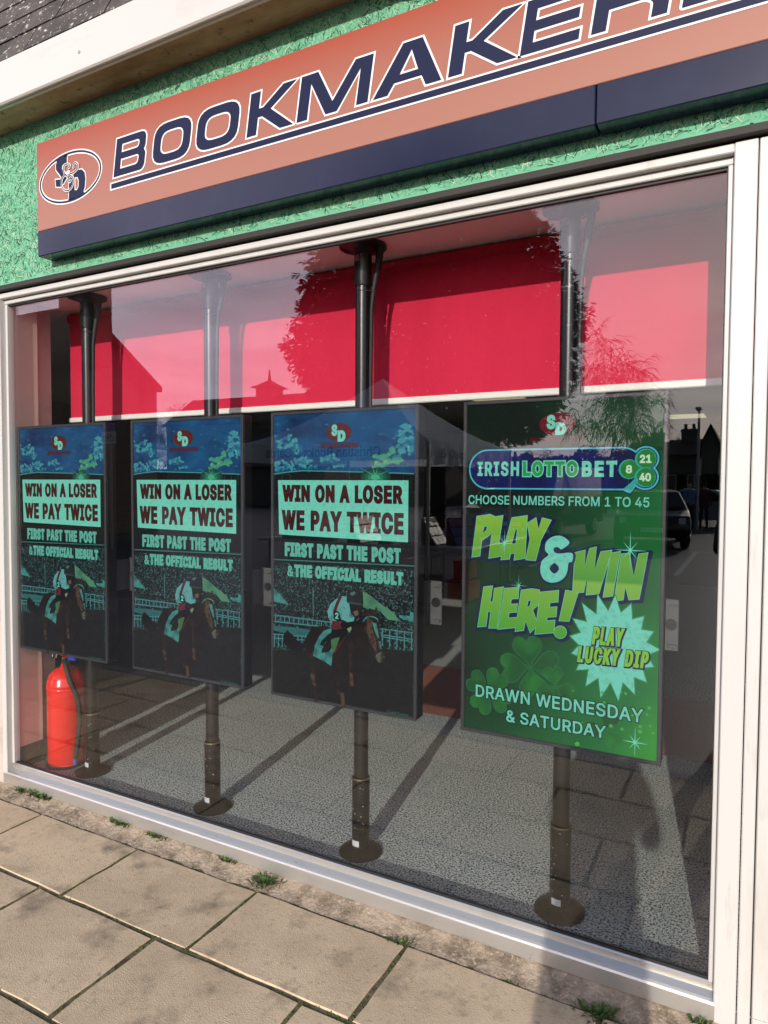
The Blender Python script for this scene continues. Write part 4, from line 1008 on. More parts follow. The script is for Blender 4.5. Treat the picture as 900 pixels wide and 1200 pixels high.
# ================================================================== the street the window mirrors
def yy(v): return 2*GL-v                                # mirror depth -> real depth
FAB=mat('white_tent_fabric',(.88,.88,.89),.55,0,.4,noise=[(2,(.78,.79,.83),.5,.8,I1)])
n=FAB.node_tree;L=n.links.new;p=n.nodes['Principled BSDF'];o_=n.nodes['Material Output']
tl_=n.nodes.new('ShaderNodeBsdfTranslucent');tl_.inputs[0].default_value=(.78,.82,.92,1);mx=n.nodes.new('ShaderNodeMixShader');mx.inputs[0].default_value=.45
L(p.outputs[0],mx.inputs[1]);L(tl_.outputs[0],mx.inputs[2]);L(mx.outputs[0],o_.inputs[0])
TA,TB,TC,TD=Vector((-3.56,yy(5.67),0)),Vector((-6.5,yy(5.67),0)),Vector((-3.46,yy(8.6),0)),Vector((-6.5,yy(8.6),0))
tent=thing('market_tent','white peaked market tent reading Christian Books & Cards, mirrored in the window middle','tent',((TA+TD)/2))
m=MB();AP=(TA+TB+TC+TD)/4+Vector((0,0,3.16));ZE=2.13
for a,b_ in((TA,TB),(TB,TD),(TD,TC),(TC,TA)):
    N=10;grid=[]
    for j in range(N+1):
        s=j/N
        for i in range(N+1):
            t=i/N;e=a.lerp(b_,t);e.z=ZE-.05*math.sin(math.pi*t)
            p=e.lerp(AP,s);p.z=e.z+(AP.z-e.z)*(s**1.35)
            p.z-=.05*math.sin(math.pi*t)*math.sin(math.pi*s)
            grid.append(p)
    m.add(grid,[(j*(N+1)+i,j*(N+1)+i+1,(j+1)*(N+1)+i+1,(j+1)*(N+1)+i) for j in range(N) for i in range(N)],0,True)
m.build('canopy',FAB,tent,fix=False)
def valance(a,b_,amp,z0,z1,name,out):
    m=MB();N=60;K=5
    nrm=Vector(out)
    for j in range(K+1):
        for i in range(N+1):
            t=i/N;p=a.lerp(b_,t)+nrm*(amp*(j/K)*(math.sin(t*43+j*.6)+.7*math.sin(t*91-j*1.1))+.004)
            m.v.append((p.x,p.y,z1-.05*math.sin(math.pi*t)*(1-j/K)+(z0-z1)*j/K+amp*.8*math.sin(t*31)*(j/K)))
    for j in range(K):
        for i in range(N): m.f.append((j*(N+1)+i,j*(N+1)+i+1,(j+1)*(N+1)+i+1,(j+1)*(N+1)+i));m.m.append(0);m.sm.append(True)
    return m.build(name,FAB,tent,fix=False)
vl=valance(TA,TB,.003,1.86,ZE,'valance',(0,1,0));valance(TC,TA,.018,1.80,ZE,'valance',(1,0,0));valance(TD,TC,.003,1.86,ZE,'valance',(0,-1,0));valance(TB,TD,.003,1.86,ZE,'valance',(-1,0,0))
INK=mat('dark_lettering',(.02,.02,.03),.6)
xa,xb=at(446,530,5.67).x,at(312,530,5.67).x
l=text('Christian Books & Cards',(-xa,1.915,-xb,2.045),.002)
m=MB();v,f=fill(l);m.add([(-p[0],TA.y+.014,p[1]) for p in v],f);m.build('lettering',INK,vl,fix=False)
l=text('& Cards',(TA.y*-1+.3,1.90,TA.y*-1+1.3,2.02),.002);v,f=fill(l)
m=MB();m.add([(TA.x+.045,-p[0],p[1]) for p in v],f);m.build('lettering',INK,tent,fix=False)
STEEL=mat('grey_steel',(.35,.35,.36),.4,.7)
for c in(TA,TB,TC,TD):
    m=MB();m.box((c.x-.02,c.y-.02,0),(c.x+.02,c.y+.02,2.1),0,.004);m.box((c.x-.06,c.y-.06,-.0),(c.x+.06,c.y+.06,.008));m.build('leg',STEEL,tent)
TBT=mat('table_top',(.42,.42,.43),.5)
def table(x0,x1,y0,y1,label):
    t=thing('folding_table',label,'table',((x0+x1)/2,(y0+y1)/2,0),'folding tables under the tent')
    m=MB();m.box((x0,y0,.715),(x1,y1,.745),0,.006);m.build('tabletop',TBT,t)
    for x in(x0+.15,x1-.15):
        for y in(y0+.08,y1-.08):
            m=MB();m.tube([(x,y,.714),(x,y,.0)],.014,8);m.build('leg',STEEL,t)
table(-6.45,-3.72,yy(6.55),yy(5.95),'long folding table along the front of the tent, stacked with books');table(-3.66,-3.1,yy(8.4),yy(6.0),'folding table along the sunny side of the tent, carrying card racks')
cols=[srgb(*c) for c in((180,176,170),(60,80,130),(150,50,50),(40,44,60),(190,180,150),(70,110,90),(210,208,205),(120,60,110))]
CM=[mat('book_cover',c,.4,noise=[(60,tuple(min(1,v*1.7+.05) for v in c),.55,.6,(1,1,3))]) for c in cols]
def rack(x,y,w,mats_,label,yaw):
    t=thing('card_rack',label,'rack',(x,y,.7455),'racks of cards on the tent tables');t.rotation_euler=(0,0,yaw)
    m=MB();m.add([(-w/2,-.1,0),(w/2,-.1,0),(w/2,.12,.36),(-w/2,.12,.36),(-w/2,.12,0),(w/2,.12,0)],[(0,1,2,3),(2,1,5),(3,4,0),(3,2,5,4),(0,4,5,1)])
    o=bpy.data.objects.new('frame',None);bpy.data.objects.remove(o)
    b=m;me=bpy.data.meshes.new('frame');me.from_pydata(b.v,[],b.f);me.materials.append(BLACK);o=bpy.data.objects.new('frame',me);COL.objects.link(o);o.parent=t
    for r in range(3):
        for c in range(3):
            mm=MB();u0=-w/2+.01+c*w/3;u1=u0+w/3-.014;s0=.02+r*.33;s1=s0+.27
            P=lambda u,s,d:(u,-.1+.22*s-d*.85,.36*s+d*.5)
            mm.add([P(u0,s0,.006),P(u1,s0,.006),P(u1,s1,.006),P(u0,s1,.006),P(u0,s0,.018),P(u1,s0,.018),P(u1,s1,.018),P(u0,s1,.018)],[(0,3,2,1),(4,5,6,7),(0,1,5,4),(1,2,6,5),(2,3,7,6),(3,0,4,7)])
            me=bpy.data.meshes.new('card');me.from_pydata(mm.v,[],mm.f);me.materials.append(random.choice(mats_));o=bpy.data.objects.new('card',me);COL.objects.link(o);o.parent=t
rack(-3.75+.0,yy(5.98)-.35,.34,[CM[6],CM[0],CM[4]],'rack of white cards at the front corner of the tent',R(95))
rack(-3.38,yy(6.45),.42,[CM[3],CM[1],CM[7]],'rack of dark blue cards on the sunny side table',R(120))
rack(-4.75,yy(6.2),.6,[CM[6],CM[0],CM[4]],'tall rack of white cards mirrored over the racing advert beside the green one',R(92))
rack(-5.9,yy(6.2),.45,[CM[1],CM[2],CM[5]],'rack of mixed coloured cards at the far end of the front table',R(180))
for k in range(14):
    x=random.uniform(-6.3,-3.95);h=random.uniform(.02,.1)
    if abs(x+4.75)<.35 or abs(x+5.9)<.3: continue
    o=MB().box((x-.1,yy(6.08)-.08,.7455),(x+.1,yy(6.08)+.08,.7455+h),0,.004).build('book_stack',random.choice(CM));tag(o,'stack of books lying on the front table of the tent','books','stacks of books on the tent table')
CRED=mat('red_plastic',(.55,.03,.03),.4)
def crate(x,y,w,d,h,z,label,mm):
    t=thing('plastic_crate',label,'crate',(x,y,z),'crates under the tent tables')
    m=MB();b=.012
    m.box((x-w/2,y-d/2,z),(x+w/2,y+d/2,z+.015))
    for a,b2 in(((x-w/2,y-d/2),(x+w/2,y-d/2+b)),((x-w/2,y+d/2-b),(x+w/2,y+d/2)),((x-w/2,y-d/2+b),(x-w/2+b,y+d/2-b)),((x+w/2-b,y-d/2+b),(x+w/2,y+d/2-b))): m.box((a[0],a[1],z+.0151),(b2[0],b2[1],z+h))
    m.build('shell',mm,t)
    for yv in(y-d/2-.011,y+d/2+.001): MB().box((x-w/2-.012,yv,z+h-.03),(x+w/2+.012,yv+.01,z+h)).build('rim',mm,t)
crate(-3.42,yy(6.55),.3,.42,.28,0,'lower of the two red crates under the sunny side table',CRED);crate(-3.42,yy(6.6),.22,.3,.24,.29,'small red crate on top of the lower red crate',CRED)
crate(-3.85,yy(6.3),.34,.4,.32,0,'grey crate at the front corner of the tent',mat('grey_plastic',(.2,.2,.21),.5))
# ------------------------------------------------------------------ people
def figure(name,label,loc,face,joints,rad,mats,zones,edges,sub=2,skip_hair=False):
    me=bpy.data.meshes.new(name);names=list(joints);me.from_pydata([joints[k] for k in names],[(names.index(a),names.index(b)) for a,b in edges],[])
    o=bpy.data.objects.new(name,me);COL.objects.link(o)
    o.modifiers.new('s','SKIN');sb=o.modifiers.new('u','SUBSURF');sb.levels=sub;sb.render_levels=sub
    for i,k in enumerate(names):
        sv=me.skin_vertices[0].data[i];r=rad[k];sv.radius=(r,r) if not isinstance(r,tuple) else r;sv.use_root=(k=='pelvis')
    bpy.context.view_layer.update();dg=bpy.context.evaluated_depsgraph_get()
    me2=bpy.data.meshes.new_from_object(o.evaluated_get(dg));bpy.data.objects.remove(o)
    for m_ in mats: me2.materials.append(m_)
    V=np.array([joints[k] for k in names])
    for p in me2.polygons:
        c=np.array(p.center[:]);k=names[int(np.argmin(((V-c)**2).sum(1)))];p.material_index=zones(k,c);p.use_smooth=True
    o=bpy.data.objects.new(name,me2);COL.objects.link(o);o.location=loc;o.rotation_euler=(0,0,face)
    tag(o,label,'person');return o
SKIN=mat('skin',(.50,.30,.21),.5);HAIRG=mat('grey_hair',(.5,.5,.48),.7);HAIRD=mat('dark_hair',(.03,.022,.018),.6)
def stand(h,reach=None,lean=0):
    s=h/1.75
    J={'pelvis':(0,0,.95),'waist':(0,lean*.3,1.1),'chest':(0,lean*.7,1.3),'collar':(0,lean,1.44),'neck':(0,lean+.005,1.5),'jaw':(0,lean+.03,1.575),'head':(0,lean+.01,1.655),'crown':(0,lean,1.715)}
    for q,sx in(('l',-1),('r',1)):
        J.update({'hip'+q:(.09*sx,0,.9),'knee'+q:(.105*sx,.015,.5),'ankle'+q:(.11*sx,-.02,.09),'toe'+q:(.125*sx,.14,.035),'sh'+q:(.175*sx,lean,1.41)})
        if reach: J.update({'el'+q:(.195*sx,.13+lean,1.18),'wr'+q:(.085*sx,reach-.06,reach_z/s-.02),'hand'+q:(.07*sx,reach,reach_z/s+.02)})
        else: J.update({'el'+q:(.235*sx,-.02+lean,1.13),'wr'+q:(.245*sx,.05+lean,.88),'hand'+q:(.24*sx,.075+lean,.79)})
    return {k:(a*s,b*s,c*s) for k,(a,b,c) in J.items()}
reach_z=1.50
RD={'pelvis':(.15,.11),'waist':(.14,.105),'chest':(.165,.12),'collar':(.11,.09),'neck':.055,'jaw':.066,'head':(.078,.095),'crown':.055}
for q in'lr': RD.update({'hip'+q:.095,'knee'+q:.062,'ankle'+q:.042,'toe'+q:.036,'sh'+q:.068,'el'+q:.048,'wr'+q:.032,'hand'+q:.03})
ED_=[('pelvis','waist'),('waist','chest'),('chest','collar'),('collar','neck'),('neck','jaw'),('jaw','head'),('head','crown')]
for q in'lr': ED_+=[('pelvis','hip'+q),('hip'+q,'knee'+q),('knee'+q,'ankle'+q),('ankle'+q,'toe'+q),('collar','sh'+q),('sh'+q,'el'+q),('el'+q,'wr'+q),('wr'+q,'hand'+q)]
def zn(k,c):
    if k in('jaw','neck'): return 0
    if k in('head','crown'): return 3 if (c[1]<.035 or k=='crown') else 0
    if k.startswith('hand'): return 0
    if k.startswith(('hip','knee','ankle')): return 2
    if k.startswith('toe'): return 4
    return 1
SHOE=mat('dark_shoes',(.02,.02,.02),.5);DENIM=mat('dark_trousers',(.03,.035,.05),.8)
def person(label,loc,face,top,hair,h=1.72,reach=None,trous=DENIM):
    j=stand(h,reach);return figure('person',label,loc,face,j,RD,[SKIN,top,trous,hair,SHOE],zn,ED_)
q_=mirror(atz(808,622,0));q_.z=0
person('white-haired person in a pale blue jacket and dark trousers by the parked cars',q_,R(150),mat('pale_blue_jacket',(.16,.25,.42),.7),HAIRG,1.66)
person('person in a dark red coat just behind the white-haired person',q_+Vector((-.15,-.75,0))+Vector((.55,0,0)),R(165),mat('dark_red_coat',(.14,.02,.03),.7),HAIRD,1.7)
ph=person('person in a dark coat at the kerb holding a phone up to the window',(.03,-2.58,-.01),R(4),mat('dark_coat',(.03,.03,.036),.75),HAIRD,1.70,reach=.40)
# fingers and phone of the photographer
t=thing('phone','black phone held upright by the person at the kerb','phone',(0,-2.135,1.53))
m=MB();m.box((-.036,-2.139,1.455),(.036,-2.131,1.535),0,.003);m.build('body',BLACK,t)
# ------------------------------------------------------------------ vehicles
GLD=mat('car_glass',(.02,.022,.025),.06,0,.6);TYRE=mat('tyre',(.02,.02,.02),.8);RIM=mat('alloy_rim',(.45,.45,.46),.3,.8);HEADL=mat('headlamp_glass',(.7,.72,.75),.08,.2);PLY=mat('number_plate',(.75,.74,.68),.5);REDL=mat('tail_lamp',(.4,.02,.02),.2)
def vehicle(label,loc,yaw,paint,van=False,cat='car'):
    t=bpy.data.objects.new('parked_van' if van else 'parked_car',None);COL.objects.link(t);tag(t,label,cat,'vehicles in the car park')
    if van: prof=[(-2.45,.35),(2.35,.35),(2.5,.55),(2.48,.95),(2.0,1.22),(1.35,2.0),(1.1,2.12),(-2.4,2.12),(-2.48,1.9)];Lw,Wd,gl_=2.5,1.95,[(1.93,1.27),(1.38,1.9)]
    else: prof=[(-2.0,.3),(1.95,.28),(2.12,.45),(2.1,.68),(1.9,.82),(.95,.95),(.25,1.40),(-.9,1.45),(-1.75,1.02),(-2.1,.95),(-2.15,.55)];Lw,Wd,gl_=2.1,1.76,[(.92,.98),(.28,1.38)]
    def put(mb,name,mm,par):
        me=bpy.data.meshes.new(name);me.from_pydata(mb.v,[],mb.f)
        import bmesh
        bm=bmesh.new();bm.from_mesh(me);bmesh.ops.recalc_face_normals(bm,faces=bm.faces);bm.to_mesh(me);bm.free()
        me.materials.append(mm);o=bpy.data.objects.new(name,me);COL.objects.link(o);o.parent=par
        return o
    mb=MB();w=Wd/2
    def wid(z): return w if z<.95 else w-(z-.95)*(.12 if van else .38)
    n=len(prof)
    mb.v=[(x,-wid(z),z) for x,z in prof]+[(x,wid(z),z) for x,z in prof]
    mb.f=[tuple(range(n)),tuple(range(2*n-1,n-1,-1))]+[(i,n+i,n+(i+1)%n,(i+1)%n) for i in range(n)]
    body=put(mb,'body',paint,t)
    mod=body.modifiers.new('b','BEVEL');mod.width=.06;mod.segments=3
    mb=MB();(xa,za),(xb,zb)=gl_;e=.012
    d=Vector((xa-xb,0,za-zb));nn=Vector((-d.z,0,d.x)).normalized();nn=nn if nn.x>0 else -nn
    q0=[Vector((xa,-wid(za)+.12,za)),Vector((xa,wid(za)-.12,za)),Vector((xb,wid(zb)-.1,zb)),Vector((xb,-wid(zb)+.1,zb))]
    mb.add([p+nn*.006 for p in q0]+[p+nn*.02 for p in q0],[(0,3,2,1),(4,5,6,7),(0,1,5,4),(1,2,6,5),(2,3,7,6),(3,0,4,7)]);put(mb,'windscreen',GLD,t)
    for s in(-1,1):
        mb=MB();side=[(1.25,1.25),(.75,1.9),(-.1,1.9),(-.1,1.25)] if van else [(.72,.99),(.22,1.33),(-.85,1.37),(-1.5,1.02)]
        mb.add([(x,s*(wid(z)+.004),z) for x,z in side]+[(x,s*(wid(z)+.014),z) for x,z in side],[(0,3,2,1),(4,5,6,7),(0,1,5,4),(1,2,6,5),(2,3,7,6),(3,0,4,7)]);put(mb,'side_window',GLD,t)
        for x in((1.45,-1.5) if van else (1.3,-1.3)):
            wb=MB();wb.lathe([(.0,-.1),(.3,-.1),(.33,-.07),(.33,.07),(.3,.1),(.0,.1)],(0,0,0),24)
            wv=[(x+v[0],s*(w-.09)+v[2],.33+v[1]) for v in wb.v];wb.v=wv;ty=put(wb,'wheel',TYRE,t)
            rb=MB();rb.lathe([(.0,.0),(.2,.0),(.21,.02),(.0,.03)],(0,0,0),20);rb.v=[(x+v[0],s*(w+.012+v[2]),.33+v[1]) for v in rb.v];put(rb,'rim',RIM,ty)
        hb=MB();fx=2.42 if van else 2.02;hb.box((fx,s*(w-.12)-.16*(s>0)-(.0 if s>0 else 0),.62),(fx+.1,s*(w-.12)+.16*(s<0),.78),0,.02);put(hb,'headlight',HEADL,t)
        tb=MB();rx=-2.5 if van else -2.17;tb.box((rx,s*(w-.06)-.14*(s>0),.75),(rx+.06,s*(w-.06)+.14*(s<0),.92),0,.015);put(tb,'tail_light',REDL,t)
    mb=MB();fx=2.5 if van else 2.115;mb.box((fx,-.26,.42),(fx+.02,.26,.53),0,.004);put(mb,'number_plate',PLY,t)
    mb=MB();mb.box((fx-.05,-.45,.56),(fx+.012,.45,.68),0,.01);put(mb,'grille',BLACK,t)
    t.location=loc;t.rotation_euler=(0,0,yaw);return t
def paint(nm,c): return mat(nm,c,.18,.3,.5,coat=.6)
def park(px,py,yaw,label,pm,van=False,cat='car'):
    q=mirror(atz(px,py,0));q.z=-.01;return vehicle(label,q,yaw,pm,van,cat)
park(762,636,R(82),'black parked car facing the shop beside the white-haired person',paint('black_car_paint',(.012,.012,.014)))
park(640,628,R(97),'dark blue parked van mirrored across the word on the lotto banner',paint('dark_blue_van_paint',(.03,.05,.13)),True,'van')
park(838,618,R(20),'silver parked car behind the two people',paint('silver_car_paint',(.45,.46,.48)))
park(590,622,R(85),'dark red parked car between the tent and the blue van',paint('dark_red_car_paint',(.12,.015,.02)))
# ------------------------------------------------------------------ signs and posts
c=at(130,505,9.0);c=Vector((c.x,yy(9.0),0))
t=thing('cycle_sign','blue cycle parking sign on a grey post, mirrored right of the leftmost screen','sign',c)
m=MB();m.tube([c,c+Vector((0,0,2.95))],.038,12);m.build('post',STEEL,t)
zb=at(130,506,9).z;zt=at(130,487,9).z;z0=at(130,520,9).z;w=.24
m=MB();m.box((c.x-w,c.y+.042,zb+.01),(c.x+w,c.y+.048,zt),0,.002);m.build('blue_plate',mat('sign_blue',(.02,.05,.35),.4),t)
m=MB();m.box((c.x-w,c.y+.042,z0),(c.x+w,c.y+.048,zb),0,.002);wp=m.build('white_plate',mat('sign_white',(.7,.7,.7),.4),t)
m=MB();yb=c.y+.0495;cz=(z0+zb)/2-.02
for sx in(-.11,.11):
    pts=[(c.x+sx+.065*math.cos(a),yb,cz+.065*math.sin(a)) for a in np.linspace(0,6.283,20)];m.tube(pts,.008,6)
for a,b_ in(((-.11,0),(-.04,.09)),((-.04,.09),(.07,.09)),((.11,0),(.06,.12)),((.0,0),(.07,.09)),((.0,0),(-.04,.09)),((-.11,0),(0,0))): m.tube([(c.x+a[0],yb,cz+a[1]),(c.x+b_[0],yb,cz+b_[1])],.007,6)
m.build('cycle_symbol',INK,wp)
c=at(818,540,24);c=Vector((c.x,yy(24),0))
t=thing('lamp_post','thin grey lamp post standing beyond the parked cars','lamp post',c)
m=MB();m.tube([c,c+Vector((0,0,2.5)),c+Vector((0,0,4.2))],[.07,.05,.04],10);m.build('post',STEEL,t);m=MB();m.box(c+Vector((-.1,-.0,4.15)),c+Vector((.1,.5,4.24)),0,.03);m.build('lamp_head',STEEL,t)
# ------------------------------------------------------------------ houses
STONE=mat('house_stone',(.22,.17,.13),.9,noise=[(3,(.13,.10,.08),.4,.7,(1,1,2.5)),(12,(.30,.25,.2),.55,.7,(1,1,3))])
ROOF=mat('house_roof_tiles',(.11,.07,.055),.85,noise=[(2,(.07,.05,.045),.4,.7,(1,3,3))])
PNE=mat('window_glass_dark',(.03,.035,.04),.1);WFR=mat('white_window_frame',(.65,.64,.6),.5)
def house(label,x0,x1,yf,depth,eave,ridge,axis='x',wallm=STONE,chims=(),wins=(),group=None,over=.25):
    """front face at y=yf (towards the shop), body behind it; axis = direction of the ridge"""
    t=thing('house',label,'house',((x0+x1)/2,yf,0),group)
    yb=yf-depth;m=MB()
    if axis=='y':
        xm=(x0+x1)/2;m.prism([(x0,0),(x1,0),(x1,eave),(xm,ridge),(x0,eave)],yb,yf);m.build('wall',wallm,t)
        m=MB();sl=(ridge-eave)/(xm-x0)
        for s,xe in((-1,x0),(1,x1)):
            a=(xe+s*over,eave-sl*over+.02);b_=(xm,ridge+.02)
            m.prism([a,b_,(b_[0],b_[1]+.16),(a[0],a[1]+.16)],yb-over,yf+over)
    else:
        ym=(yf+yb)/2;m.extx([(yb,0),(yf,0),(yf,eave),(ym,ridge),(yb,eave)],x0,x1);m.build('wall',wallm,t)
        m=MB();sl=(ridge-eave)/(ym-yb)
        for s,ye in((-1,yb),(1,yf)):
            m.extx([(ye+s*over,eave-sl*over+.02),(ym,ridge+.02),(ym,ridge+.18),(ye+s*over,eave-sl*over+.18)],x0-over,x1+over)
    rf=m.build('roof',ROOF,t)
    for cx_,cy_,cw,ct in chims:
        m=MB();m.box((cx_-cw/2,cy_-.3,eave+.3),(cx_+cw/2,cy_+.3,ct));m.box((cx_-cw/2-.05,cy_-.35,ct-.2),(cx_+cw/2+.05,cy_+.35,ct-.08))
        for k in(-1,1): m.lathe([(.11,0),(.09,.35)],(cx_+k*cw*.25,cy_,ct),10)
        m.build('chimney',STONE,rf)
    for wx,wz,ww,wh in wins:
        m=MB();m.box((wx-ww/2-.06,yf+.002,wz-.06),(wx+ww/2+.06,yf+.05,wz+wh+.06));f_=m.build('window',WFR,t)
        m=MB();m.box((wx-ww/2,yf+.051,wz),(wx-.03,yf+.06,wz+wh));m.box((wx+.03,yf+.051,wz),(wx+ww/2,yf+.06,wz+wh));m.build('pane',PNE,f_)
    return t
xg=-17.0
house('stone house with slate roof and broad end chimney, mirrored at the left window end',-31,xg,yy(8.5),5.5,4.55,at(104,362,11.25).z,'x',chims=[((at(83,340,11.25).x+at(125,330,11.25).x)/2-.15,yy(11.25),at(125,330,11.25).x-at(83,340,11.25).x,9.0)],wins=[(-19,1.0,1.2,1.3),(-22,1.0,1.2,1.3),(-25,1.0,1.2,1.3)],over=.12)
Y2=42
a=at(215,470,Y2);b_=at(345,463,Y2);rz=at(300,466,Y2+3).z
hall=house('long low hall with a roof turret between the gabled house and the conifer',a.x-2,b_.x+4,yy(Y2),7,rz-2.4,rz,'x')
cu=at(316,470,Y2+3.5);wd=(at(327,470,Y2+3.5).x-at(305,470,Y2+3.5).x)/2
t=thing('roof_turret','small square turret with a curved cap and spike on the hall roof','turret',(cu.x,yy(Y2+3.5),rz))
zc=at(305,456,Y2+3.5).z;zp=at(316,434,Y2+3.5).z;zs=at(316,446,Y2+3.5).z
m=MB();m.box((cu.x-wd*.82,yy(Y2+3.5)-wd*.82,rz-1.2),(cu.x+wd*.82,yy(Y2+3.5)+wd*.82,zc));m.build('body',STONE,t)
m=MB();Yc=yy(Y2+3.5);pr=[(wd*1.2,zc),(wd*.75,zc+(zs-zc)*.35),(wd*.3,zc+(zs-zc)*.8),(.1,zs),(.04,zp)]
for (r0,za),(r1_,zb_) in zip(pr[:-1],pr[1:]):
    m.add([(cu.x+s*r0,Yc+u*r0,za) for s,u in((-1,-1),(1,-1),(1,1),(-1,1))]+[(cu.x+s*r1_,Yc+u*r1_,zb_) for s,u in((-1,-1),(1,-1),(1,1),(-1,1))],[(k,(k+1)%4,4+(k+1)%4,4+k) for k in range(4)])
m.build('cap',ROOF,t)
def far_house(pl,pr,pt,pe,Y,label,axis,ch=()):
    x0,x1=at(pl,540,Y).x,at(pr,540,Y).x;rz_=at((pl+pr)/2,pt,Y+3).z if axis=='x' else at((pl+pr)/2,pt,Y).z;ez=at((pl+pr)/2,pe,Y).z
    cs=[(at(c_,520,Y+3).x,yy(Y+3),1.0,at(c_,t_,Y+3).z) for c_,t_ in ch]
    return house(label,x0,x1,yy(Y),7,ez,rz_,axis,chims=cs,group='far houses across the car park',wins=[((x0*.7+x1*.3),1.0,1.2,1.2),((x0*.3+x1*.7),1.0,1.2,1.2)])
far_house(783,817,518,535,46,'far house with a tall chimney between the lotto screen and the lamp post','x',[(808,503)])
far_house(822,842,500,520,44,'far house whose gable rises at the right end of the window','y')
far_house(735,778,521,538,52,'far low house with two chimneys behind the lotto screen','x',[(771,507),(762,512)])
far_house(560,640,545,560,40,'far house behind the conifer and the blue van','x',[(600,535)])
far_house(400,520,540,556,44,'far long house behind the tent','x',[(450,528)])
far_house(230,380,530,548,36,'low house in front of the hall with the turret','x',[(300,515)])
# ------------------------------------------------------------------ trees
BARK=mat('bark',(.09,.07,.055),.9,noise=[(10,(.05,.04,.03),.45,.65,(1,1,.3))]);BIRCH=mat('dark_twig_bark',(.07,.055,.05),.85)
CONL=[mat('conifer_spray',c,.7,0,.2) for c in((.035,.055,.022),(.05,.075,.03),(.02,.035,.016))]
c=Vector((at(510,400,20).x,yy(20),0))
t=thing('conifer_tree','huge dark conifer with feathery drooping sprays, mirrored across the red blind','tree',c)
m=MB();m.tube([c,c+Vector((.1,0,3)),c+Vector((.0,.1,8)),c+Vector((0,0,12.5))],[.42,.34,.2,.04],12)
for k in range(46):
    z=2.6+k*.2;a=k*2.4;r_=3.2*max(.15,1-((z-5.5)/8.5)**2)
    m.tube([c+Vector((0,0,z)),c+Vector((r_*.5*math.cos(a),r_*.5*math.sin(a),z+.25)),c+Vector((r_*math.cos(a),r_*math.sin(a),z+.1))],[.07,.05,.02],6)
m.build('trunk',BARK,t)
m=MB()
def crad(z):
    if z<3.1: return 0
    if z<6: return 3.9+1.3*((z-3.1)/2.9)**.6
    return 5.2*max(0,1-((z-6)/7.6)**2.1)
rng=random.Random(3)
lob=[(rng.uniform(0,6.283),rng.uniform(3.2,11),rng.uniform(.5,1.2)) for _ in range(70)]
for k in range(50000):
    z=rng.uniform(3.0,13.4);R_z=crad(z)
    if rng.random()>R_z/5.4: continue
    a=rng.uniform(0,6.283)
    bump=0
    for la,lz,ls in lob:
        d=math.hypot(((a-la+3.1416)%6.2832-3.1416)*R_z,z-lz)
        if d<ls*1.6: bump=max(bump,ls*(1-d/(ls*1.6)))
    r_=R_z*(1-abs(rng.gauss(0,.25 if k<32000 else .5)))*.9+bump*.75*rng.random()
    if r_<.2: continue
    p=c+Vector((r_*math.cos(a),r_*math.sin(a),z))
    d=Vector((math.cos(a),math.sin(a),rng.uniform(-.55,.5)))+Vector((rng.gauss(0,.35),rng.gauss(0,.35),rng.gauss(0,.25)));d.normalize()
    s=rng.uniform(.16,.42);side=d.cross(Vector((rng.gauss(0,1),rng.gauss(0,1),rng.gauss(0,1)))).normalized()*s*.32
    dr_=Vector((0,0,-s*.25))
    mi_=0 if k%3 else (1 if k%2 else 2)
    inner=r_<R_z*.72
    if inner: m.add([p-d*s*.3,p+side*1.1,p+d*s*.45+side*.6+dr_*.3,p+d*s+dr_,p+d*s*.45-side*.6+dr_*.3,p-side*1.1],[(0,1,2,5),(5,2,4),(2,3,4)],mi_)
    else:
        up_=side.cross(d).normalized();wv=s*.075
        for q in range(5):
            f0=rng.uniform(0,.75);an=rng.choice((-1,1))*rng.uniform(.25,.8);ln=s*(1.15-f0)*rng.uniform(.55,.9)
            dd=(d*math.cos(an)+side.normalized()*math.sin(an)+Vector((0,0,-.25))).normalized();o0=p+d*s*f0+dr_*f0;nn_=dd.cross(up_).normalized()*wv
            m.add([o0-nn_*.6,o0+nn_*.6,o0+dd*ln*.6+nn_,o0+dd*ln,o0+dd*ln*.6-nn_],[(0,1,2,4),(4,2,3)],mi_)
m.build('crown',CONL,t,fix=False)
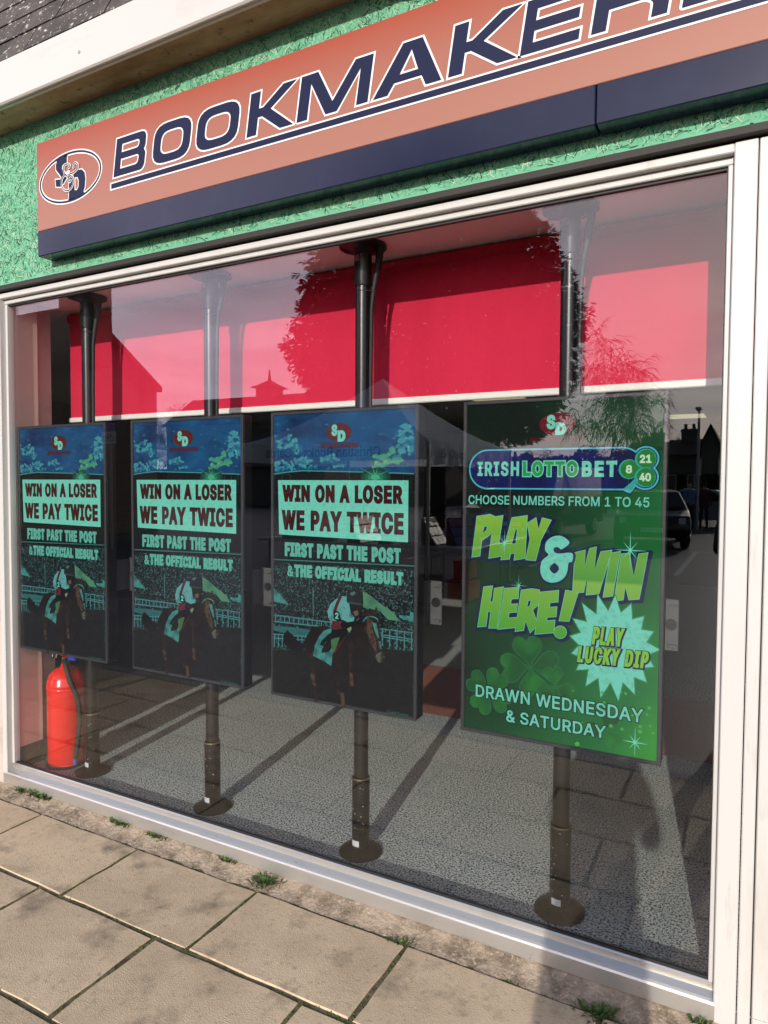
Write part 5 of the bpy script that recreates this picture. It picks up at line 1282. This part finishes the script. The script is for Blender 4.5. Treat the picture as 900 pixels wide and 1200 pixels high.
def bare_tree(label,base,h,seed,weep=False,spread=.5,levels=5,mt=BIRCH,group='bare trees beyond the car park',thick=.16):
    rg=random.Random(seed);t=thing('bare_tree',label,'tree',base,group);tr=MB();tw=MB()
    def grow(p,d,l,r_,lv):
        pts=[p];rad=[r_];N=5
        for i in range(N):
            d=(d+Vector((rg.gauss(0,.12),rg.gauss(0,.12),rg.gauss(0,.06)+(.06 if not weep or lv>2 else -.12))).normalized()*.5).normalized() if False else (d+Vector((rg.gauss(0,.12),rg.gauss(0,.12),rg.gauss(.03,.08)-(.28 if weep and lv<=1 else 0)))).normalized()
            pts.append(pts[-1]+d*l/N);rad.append(r_*(1-.16*(i+1)))
        (tr if lv>=levels-1 else tw).tube(pts,rad,6 if lv>2 else 3,0,False)
        if lv<=0: return
        nb=rg.randint(4,5) if lv>1 else rg.randint(4,6)
        for k in range(nb):
            i=rg.randint(2,N-1) if k<nb-1 else N
            ax=d.orthogonal();ax.rotate(Matrix.Rotation(rg.uniform(0,6.283),3,d));nd=(d*(1-spread*.4)+ax.normalized()*spread*rg.uniform(.6,1.3)).normalized()
            grow(pts[i],nd,l*rg.uniform(.55,.8),max(.017,rad[i]*rg.uniform(.5,.7)),lv-1)
    grow(Vector(base),Vector((0,0,1)),h*.34,thick,levels)
    tr.build('trunk',mt,t,fix=False);s_=tw.build('crown',mt,t,fix=False)
b=at(710,530,38);bare_tree('bare weeping birch mirrored above the lotto screen',(b.x,yy(38),0),14.0,4,True,.5,5,thick=.14)
b=at(640,530,46);bare_tree('smaller bare tree left of the weeping birch',(b.x,yy(46),0),7.5,5,True,.6,4)
b=at(813,530,58);bare_tree('round bare tree over the far house roofs at the right',(b.x,yy(58),0),8.0,8,False,.75,5)
b=at(212,480,50);bare_tree('bare bush-like treetop right of the gabled house',(b.x,yy(50),0),12.0,21,False,.7,5)
b=at(175,480,56);bare_tree('bare treetop just beside the gabled house eave',(b.x,yy(56),0),12.0,23,False,.7,4)
# far hedge that reads as one mass
m=MB();HED=[mat('hedge_leaf',c,.8,0,.2) for c in((.03,.045,.02),(.05,.06,.03))]
rg=random.Random(9)
for k in range(24000):
    px=rg.uniform(-200,790);Y=rg.uniform(54,58);c=at(px,560,Y)
    top=3.3+.7*math.sin(px*.031)+.8*max(0,math.sin(px*.083+1))+1.5*math.exp(-((px-732)/22)**2)
    z=rg.uniform(0,top);s=rg.uniform(.2,.5);d=Vector((rg.gauss(0,1),rg.gauss(0,1),rg.gauss(0,1))).normalized();e=d.orthogonal().normalized()
    p=Vector((c.x,yy(Y),z));m.add([p-e*s*.5,p+d*s,p+e*s*.5,p-d*s*.4],[(0,1,2,3)],k%2)
for k in range(60):
    c0,c1=at(-200+k*16.5,560,58.3),at(-183.5+k*16.5,560,58.3)
    m.box((c0.x,yy(58.6),-.05),(c1.x,yy(58.3),2.9+.4*math.sin(k*1.7)))
struct(m.build('hedge',HED,fix=False),'stuff')
